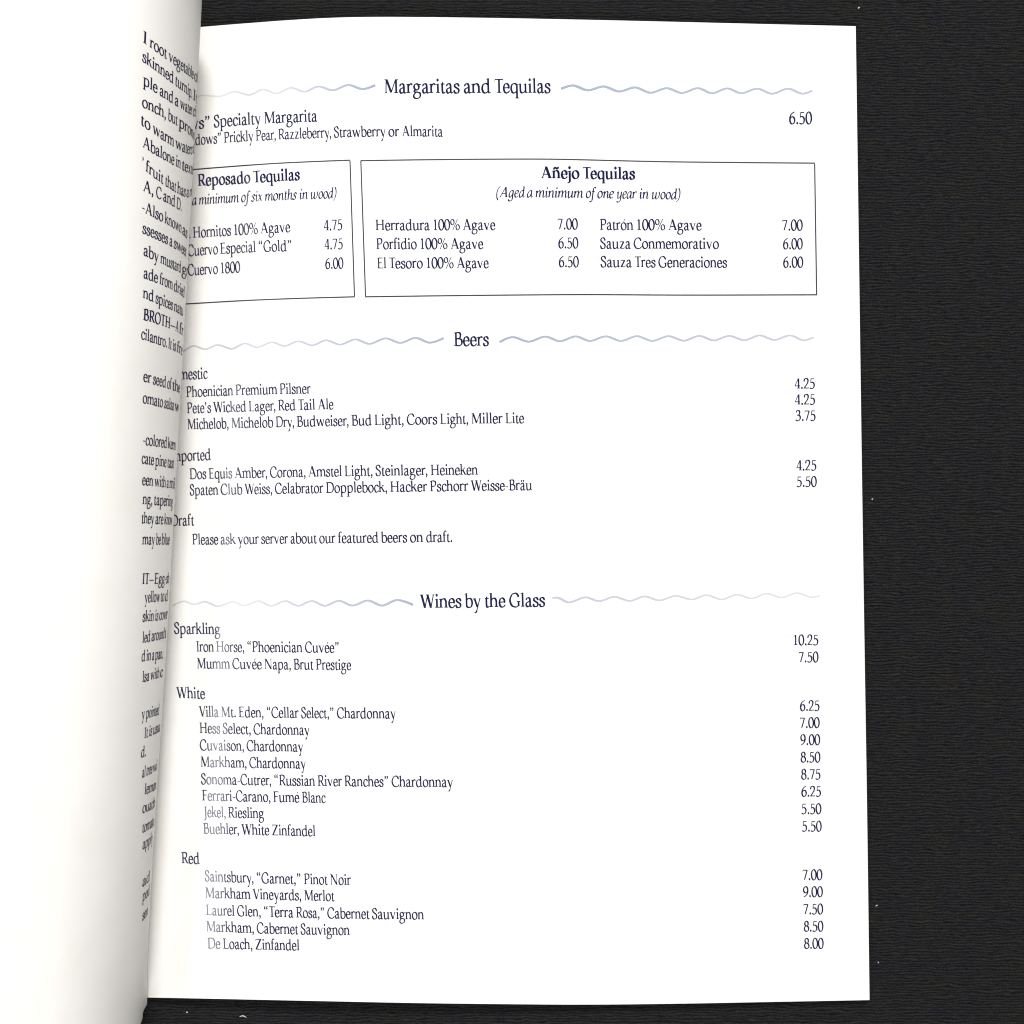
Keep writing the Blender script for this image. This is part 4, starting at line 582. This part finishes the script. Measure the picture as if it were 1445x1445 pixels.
entry([('Villa', 280.9, 1011.1), ('Mt.', 312.4, 1011.6), ('Eden,', 336.9, 1012.1), ('“Cellar', 376.7, 1012.5), ('Select,”', 424.8, None), ('Chardonnay', 475.3, 1013.2)], (558.7, 1013.9))
entry([('Hess', 281.9, 1034.3), ('Select,', 314.1, 1035), ('Chardonnay', 357.7, 1036)], (436.9, 1037.1))
entry([('Cuvaison,', 281.9, 1058.5), ('Chardonnay', 348, 1059.6)], (427.9, 1060.6))
entry([('Markham,', 283.6, 1082.1), ('Chardonnay', 351.8, 1083.5)], (431.7, 1084.5))
entry([('Sonoma-Cutrer,', 283.6, 1106.4), ('“Russian', 387.4, 1108), ('River', 448.3, 1109), ('Ranches”', 486.1, 1109.4), ('Chardonnay', 552.5, 1110.1)], (639.3, 1110.4))
entry([('Ferrari-Carano,', 285.4, 1129.5), ('Fumé', 385.7, 1131.6), ('Blanc', 426.2, 1132.2)], (459.8, 1132.9))
entry([('Jekel,', 288.0, 1152.8), ('Riesling', 322, 1153.7)], (372.9, 1154.7))
entry([('Buehler,', 287.1, 1176.2), ('White', 340.7, 1177.4), ('Zinfandel', 384, 1178.6)], (445.2, 1180))
entry([('Saintsbury,', 288.8, 1243.2), ('“Garnet,”', 362.5, 1245.9), ('Pinot', 429, 1247.6), ('Noir', 466, None)], (495.4, 1248.7))
entry([('Markham', 290.2, 1266.9), ('Vineyards,', 356.6, 1268.7), ('Merlot', 429.7, 1270.6)], (472.2, 1271.4))
entry([('Laurel', 290.9, 1291), ('Glen,', 334.5, 1292.5), ('“Terra', 372.9, 1293.8), ('Rosa,”', 417.9, 1294.6), ('Cabernet', 461.8, 1295.5), ('Sauvignon', 524.8, 1296.6)], (598.5, 1297.4))
entry([('Markham,', 291.6, 1314.3), ('Cabernet', 362.2, 1316.7), ('Sauvignon', 424.1, 1318.3)], (493.7, 1319.4))
entry([('De', 293, 1338.1), ('Loach,', 314.8, None), ('Zinfandel', 360.4, 1340)], (422.7, 1341))
# ---- prices
for t, x0, y0, x1, y1, s in [
    ('6.50', 1113.4, 174.8, 1146.3, 174.8, 24.3), ('4.75', 457, 325.3, 483.3, 324.3, 21.6), ('4.75', 458, 352, 484, 351.2, 21.6), ('6.00', 459, 379.2, 485, 378.6, 21.6),
    ('7.00', 787.1, 323.4, 815.8, 323.5, 21.6), ('6.50', 787.8, 350, 816.5, 350.1, 21.6), ('6.50', 788.5, 376.6, 817.2, 376.7, 21.6),
    ('7.00', 1104, 325, 1133.1, 325.1, 21.6), ('6.00', 1104.8, 351.3, 1133.1, 351.4, 21.6), ('6.00', 1105, 377.3, 1133.8, 377.4, 21.6),
    ('4.25', 1121.4, 548.3, 1150.1, 548.2, 20.8), ('4.25', 1121.7, 570.8, 1150.4, 570.7, 20.8), ('3.75', 1122.4, 593.6, 1151.1, 593.5, 20.8),
    ('4.25', 1123.8, 663.8, 1152.2, 663.6, 20.8), ('5.50', 1124.2, 686.8, 1152.9, 686.6, 20.8),
    ('10.25', 1120.4, 910.3, 1155, 910.1, 20.8), ('7.50', 1127.3, 934.4, 1155.3, 934.2, 20.8),
    ('6.25', 1128.7, 1003, 1156.7, 1002.8, 20.8), ('7.00', 1129, 1027, 1157, 1026.8, 20.8), ('9.00', 1129.3, 1051, 1157.7, 1050.9, 20.8), ('8.50', 1129.7, 1075.6, 1158, 1075.5, 20.8),
    ('8.75', 1130.4, 1099.7, 1158, 1099.6, 20.8), ('6.25', 1130.7, 1123.9, 1158.8, 1123.8, 20.8), ('5.50', 1131, 1148.5, 1159.4, 1148.4, 20.8), ('5.50', 1131.8, 1173.1, 1159.8, 1173, 20.8),
    ('7.00', 1132.8, 1241.6, 1160.8, 1241.5, 20.8), ('9.00', 1133.1, 1265.6, 1161.5, 1265.5, 20.8), ('7.50', 1133.8, 1290, 1161.9, 1289.9, 20.8), ('8.50', 1134.2, 1314.3, 1162.2, 1314.2, 20.8), ('8.00', 1134.5, 1338.5, 1162.6, 1338.4, 20.8)]:
    print_line('price', [(t, x0, y0)], (x1, y1), s)

# ---- wavy rules
def wavy(pts, w0, w1, t0, t1):
    P = [(float(a), float(b)) for a, b in pts]
    tab = [P[0]]
    xs = []
    # sine-like passage between crests and troughs
    pl = []
    for (xa, ya), (xb, yb) in zip(P, P[1:]):
        n = 10
        first, last = (xa, ya) == P[0], (xb, yb) == P[-1]
        for k in range(n):
            t = k / n
            if first: f = math.sin(t * math.pi / 2)
            elif last: f = 1 - math.cos(t * math.pi / 2)
            else: f = (1 - math.cos(t * math.pi)) / 2
            f = 0.72 * f + 0.28 * t
            pl.append((xa + (xb - xa) * t, ya + (yb - ya) * f))
    pl.append(P[-1])
    n = len(pl); verts = []; faces = []; tint = []
    for i, (x, y) in enumerate(pl):
        a = pl[max(0, i - 1)]; b = pl[min(n - 1, i + 1)]; dx, dy = b[0] - a[0], b[1] - a[1]; l = math.hypot(dx, dy)
        u = i / (n - 1); w = 1.35 * (w0 + (w1 - w0) * u) / 2
        w *= 0.85 + 0.3 * abs(dy) / l / 0.5 * (1 if dy > 0 else 0.6)
        nx, ny = -dy / l * w, dx / l * w
        verts += [flat_pt(x + nx, y + ny, INK_LIFT), flat_pt(x - nx, y - ny, INK_LIFT)]
        tint += [t0 + (t1 - t0) * u] * 2
        if i: faces.append((2*i - 2, 2*i, 2*i + 1, 2*i - 1))
    o = mesh_obj('wavy_rule', verts, faces, TINT, page_flat)
    a = o.data.attributes.new('tint', 'FLOAT', 'POINT'); a.data.foreach_set('value', tint)
def zz(ox, oy, pts): return [(ox + x / 2.89, oy + y / 2.89) for x, y in pts]
wavy(zz(240, 80, [(40, 182), (75, 186), (130, 157), (200, 162), (262, 142), (323, 156), (380, 133), (433, 150), (493, 126), (548, 143), (605, 121), (663, 137), (727, 115), (785, 132), (837, 116)]), 1.5, 2.7, 0.12, 0.80)
wavy(zz(720, 80, [(207, 131), (255, 117), (317, 137), (380, 121), (445, 142), (508, 125), (573, 147), (638, 128), (700, 148), (765, 128), (823, 149), (885, 129), (942, 149), (1007, 130), (1068, 151), (1133, 130), (1193, 151), (1232, 138)]), 2.7, 2.2, 0.80, 0.62)
wavy(zz(230, 450, [(20, 125), (70, 136), (125, 110), (172, 124), (222, 106), (280, 122), (335, 100), (383, 116), (445, 95), (495, 111), (552, 91), (608, 108), (665, 87), (722, 105), (785, 83), (842, 102), (908, 79), (968, 98), (1030, 77), (1088, 97), (1145, 78)]), 1.7, 2.5, 0.40, 0.72)
wavy(zz(720, 450, [(-44, 95), (10, 74), (75, 93), (143, 72), (203, 91), (267, 71), (325, 90), (390, 71), (452, 90), (516, 70), (580, 90), (645, 70), (708, 89), (771, 69), (830, 88), (893, 69), (955, 87), (1017, 67), (1078, 86), (1140, 67), (1197, 87), (1238, 75)]), 2.5, 2.0, 0.72, 0.50)
wavy(zz(230, 820, [(40, 100), (85, 82), (125, 95), (170, 84), (225, 103), (285, 84), (328, 101), (390, 81), (440, 101), (500, 81), (550, 101), (607, 81), (660, 101), (717, 80), (772, 100), (835, 79), (893, 100), (955, 77), (1020, 97)]), 1.6, 2.6, 0.30, 0.70)
wavy(zz(720, 820, [(172, 69), (190, 67), (238, 87), (308, 66), (362, 82), (425, 64), (487, 81), (548, 62), (608, 79), (675, 60), (740, 75), (800, 57), (863, 75), (925, 55), (985, 71), (1045, 51), (1107, 67), (1170, 48), (1230, 66), (1265, 59)]), 2.4, 1.7, 0.55, 0.30)

# ---- ruled boxes
def ruled(sides, w=1.8):
    verts = []; faces = []
    for side in sides:
        pl = []
        vert = abs(side[-1][1] - side[0][1]) > abs(side[-1][0] - side[0][0])
        ax = 1 if vert else 0
        lo, hi = side[0][ax], side[-1][ax]; n = max(2, int(abs(hi - lo) / 6))
        tab = [(q[ax], q[1 - ax]) for q in side]
        for i in range(n + 1):
            t = lo + (hi - lo) * i / n; o = spline(tab, t) if len(tab) > 2 else interp(tab, t)
            base = len(verts)
            if vert: verts += [flat_pt(o - w/2, t, INK_LIFT), flat_pt(o + w/2, t, INK_LIFT)]
            else: verts += [flat_pt(t, o - w/2, INK_LIFT), flat_pt(t, o + w/2, INK_LIFT)]
            if i: faces.append((base - 2, base, base + 1, base - 1))
    return mesh_obj('box_frame', verts, faces, RULE, page_flat)
ruled([[(225, 243.6), (272.9, 239.2), (378.4, 231.2), (440, 228.1), (493.9, 226)], [(493.9, 226.6), (500.2, 418.2)], [(215, 431.6), (262.8, 428.9), (343.8, 424.2), (420, 421.1), (500.7, 418.8)]])
ruled([[(508.7, 226.7), (600, 225.4), (720, 224.5), (790, 224.8), (927.6, 228), (1040, 229.3), (1149.8, 230.2)], [(1149.6, 230.8), (1152.4, 415.4)], [(515.3, 418.8), (620, 417.4), (740, 416.2), (830, 415.7), (962, 416.4), (1152.9, 416)], [(509.2, 227.3), (515.8, 418.2)]])

# ---- the rolled leaf: the end of each glossary line as far as the photograph shows it
PL = print_leaf
PL([('l', 201.4, 60.4), ('root', 210.6, 65.7), ('vegetable', 237.5, 82.5), ('of', 273.5, 115)], (279, 121))
PL([('skinned', 200.2, 86.5), ('turnip.', 247.1, 117.5), ('It', 272.0, 143)], (277.5, 149))
PL([('ple', 201.4, 121), ('and', 225.1, 131.2), ('a', 246.4, 146), ('water', 253.7, 151), ('ch', 271.5, 168.5)], (277, 174))
PL([('onch,', 200, 150.5), ('but', 236.5, 167.8), ('prono', 251.7, 179)], (274, 198.4))
PL([('to', 198.5, 177), ('warm', 215.1, 186), ('waters', 247.1, 205.1), ('a', 271.5, 225)], (275, 229))
PL([('Abalone', 201.4, 207.4), ('in', 247.6, 233.5), ('textu', 256.5, 239.5)], (272.5, 255))
PL([('’', 200.2, 238), ('fruit', 205.3, 241.9), ('that', 233, 258.5), ('has', 249.6, 269.9), ('a', 262.8, 279.5), ('m', 266.8, 282.5)], (271.5, 286.5))
PL([('A,', 201.9, 268.9), ('C', 219.7, 278.1), ('and', 229.9, 282.6), ('D.', 248.7, 293.2)], (255.8, 297.9))
PL([('-Also', 200.2, 299), ('known', 231.9, 313.6), ('as', 257, 331)], (264.0, 336))
PL([('ssesses', 200.4, 328.4), ('a', 238.8, 345.9), ('sweet', 244.8, 349.4)], (262.5, 362))
PL([('aby', 202.2, 360.3), ('mustard', 225.8, 369.5), ('gr', 256, 386)], (264.3, 391))
PL([('ade', 202.2, 392.3), ('from', 225, 399.2), ('dried', 244.8, 410.6)], (260, 420))
PL([('nd', 201, 419.8), ('spices', 219, 426.6), ('natu', 244.8, 438.5)], (258, 445.5))
PL([('BROTH', 201.9, 451)], (239.8, 463.7), 21.5, 'b')
PL([('—A', 240.2, 463.9), ('fr', 252.6, 470.5)], (258.3, 474))
PL([('cilantro.', 198.8, 478), ('It', 237.3, 490.5), ('is', 243.3, 493.8), ('fre', 249.2, 496.9)], (257, 501.3))
PL([('er', 201.8, 537.8), ('seed', 215.5, 541.5), ('of', 235.5, 547.2), ('the', 242.9, 550.2)], (253.5, 554.4))
PL([('omato', 201, 568.3), ('salsa', 231.3, 575.2), ('w', 246, 579.2)], (252, 581.5))
PL([('-colored', 201.5, 627.3), ('kern', 236.3, 632.8)], (247.5, 634.9))
PL([('cate', 199.5, 653.5), ('pine', 218.6, 656.5), ('tast', 236, 659.2)], (245, 660.6))
PL([('een', 200.2, 684), ('with', 217.6, 686), ('a', 235, 687.8), ('mil', 238.6, 688.4)], (246.5, 689.5))
PL([('ng,', 200.6, 710.8), ('tapering', 217.1, 712.7)], (243.5, 714.6))
PL([('they', 199.6, 738.2), ('are', 218.9, 738.9), ('know', 231.3, 739.7)], (242.5, 740.6))
PL([('may', 200.2, 768.1), ('be', 219.6, 768.1), ('blue', 227.6, 768.1)], (239, 768))
PL([('IT', 200.6, 824.2)], (209.9, 824.1), 21.5, 'b')
PL([('—', 210.6, 824.1), ('Egg-sh', 217.6, 823.8)], (238.4, 822.6))
PL([('yellow', 203.7, 849.9), ('to', 226.4, 848.6), ('d', 232.5, 848)], (236.3, 847.6))
PL([('skin', 200.8, 877.1), ('is', 218.4, 875.6), ('cover', 224.3, 875)], (236, 872.5))
PL([('led', 200.6, 907), ('around', 213.4, 904.6), ('t', 232.5, 900)], (234.3, 899.4))
PL([('d', 199.4, 933.1), ('in', 206.2, 932.3), ('a', 214.3, 931.3), ('pan.', 218.4, 930.7)], (229.5, 928.8))
PL([('lsa', 200.5, 962.8), ('with', 211.8, 959.6), ('c', 225.5, 955.8)], (229.5, 954.4))
PL([('y', 199.5, 1014.5), ('pointed', 205.5, 1013.6)], (224.2, 1007.8))
PL([('It', 203.4, 1041.8), ('is', 209.9, 1039.4), ('usua', 215.4, 1036.7)], (225.4, 1031.6))
PL([('d.', 198.6, 1069)], (205.5, 1066.6))
PL([('al', 200.2, 1097.3), ('tree', 206.3, 1094.9), ('wi', 215.4, 1090)], (221.3, 1086.5))
PL([('lemon', 203.6, 1121.1)], (220, 1113.3))
PL([('ouach', 200.5, 1147.6)], (218.2, 1138.2))
PL([('tomato', 200.5, 1175.2)], (217, 1164))
PL([('apply', 200.8, 1198.7)], (215, 1187.5))
PL([('ad', 200.5, 1251.6)], (211, 1242))
PL([('pod', 200.6, 1272)], (210.6, 1262))
PL([('sen', 200.4, 1299.6)], (208.2, 1290))

# ------------------------------------------------------------------ lint on the cloth
def lint(px, py, length, width, ang, label):
    """a tiny tapering twist of fibre lying on the ribs"""
    verts = []; faces = []; n = 7; m = 6
    for i in range(n):
        t = i / (n - 1); r = width / 2 * (0.35 + 0.65 * math.sin(math.pi * (0.08 + 0.84 * t)))
        cx = (t - .5) * length; cy = 0.18 * length * math.sin(t * 3.3); cz = r * 0.7 + 0.00002
        for k in range(m):
            a = 2 * math.pi * k / m
            verts.append((cx, cy + r * math.cos(a), cz + r * 0.7 * math.sin(a)))
    for i in range(n - 1):
        for k in range(m):
            a = i * m + k; b = i * m + (k + 1) % m; faces.append((a, b, b + m, a + m))
    faces.append(tuple(range(m - 1, -1, -1))); faces.append(tuple((n - 1) * m + k for k in range(m)))
    o = mesh_obj('lint_fleck', verts, faces, LINT, None, True)
    o.location = ((px - CX) * PXM, (CY - py) * PXM, 0); o.rotation_euler = (0, 0, ang)
    o['label'] = label; o['category'] = 'lint'; o['group'] = 'lint flecks on the black cloth'
lint(1212, 11.4, .00055, .00045, .6, 'round white lint fleck on the cloth above the page corner')
lint(1231, 704.5, .00045, .0004, 1.2, 'pale lint fleck on the cloth beside the middle of the fore edge')
lint(1237, 1278, .0006, .00032, .5, 'white lint fleck on the cloth right of the price 9.00 near the page foot')
lint(1239.5, 1358, .0004, .0003, 2.0, 'smallest lint fleck on the cloth beside the lower corner of the page')
lint(264, 1428.5, .00045, .0004, .2, 'round lint fleck on the cloth below the foot of the page')
lint(343, 1435, .0019, .00030, -.08, 'long white lint thread on the cloth below the foot of the page')
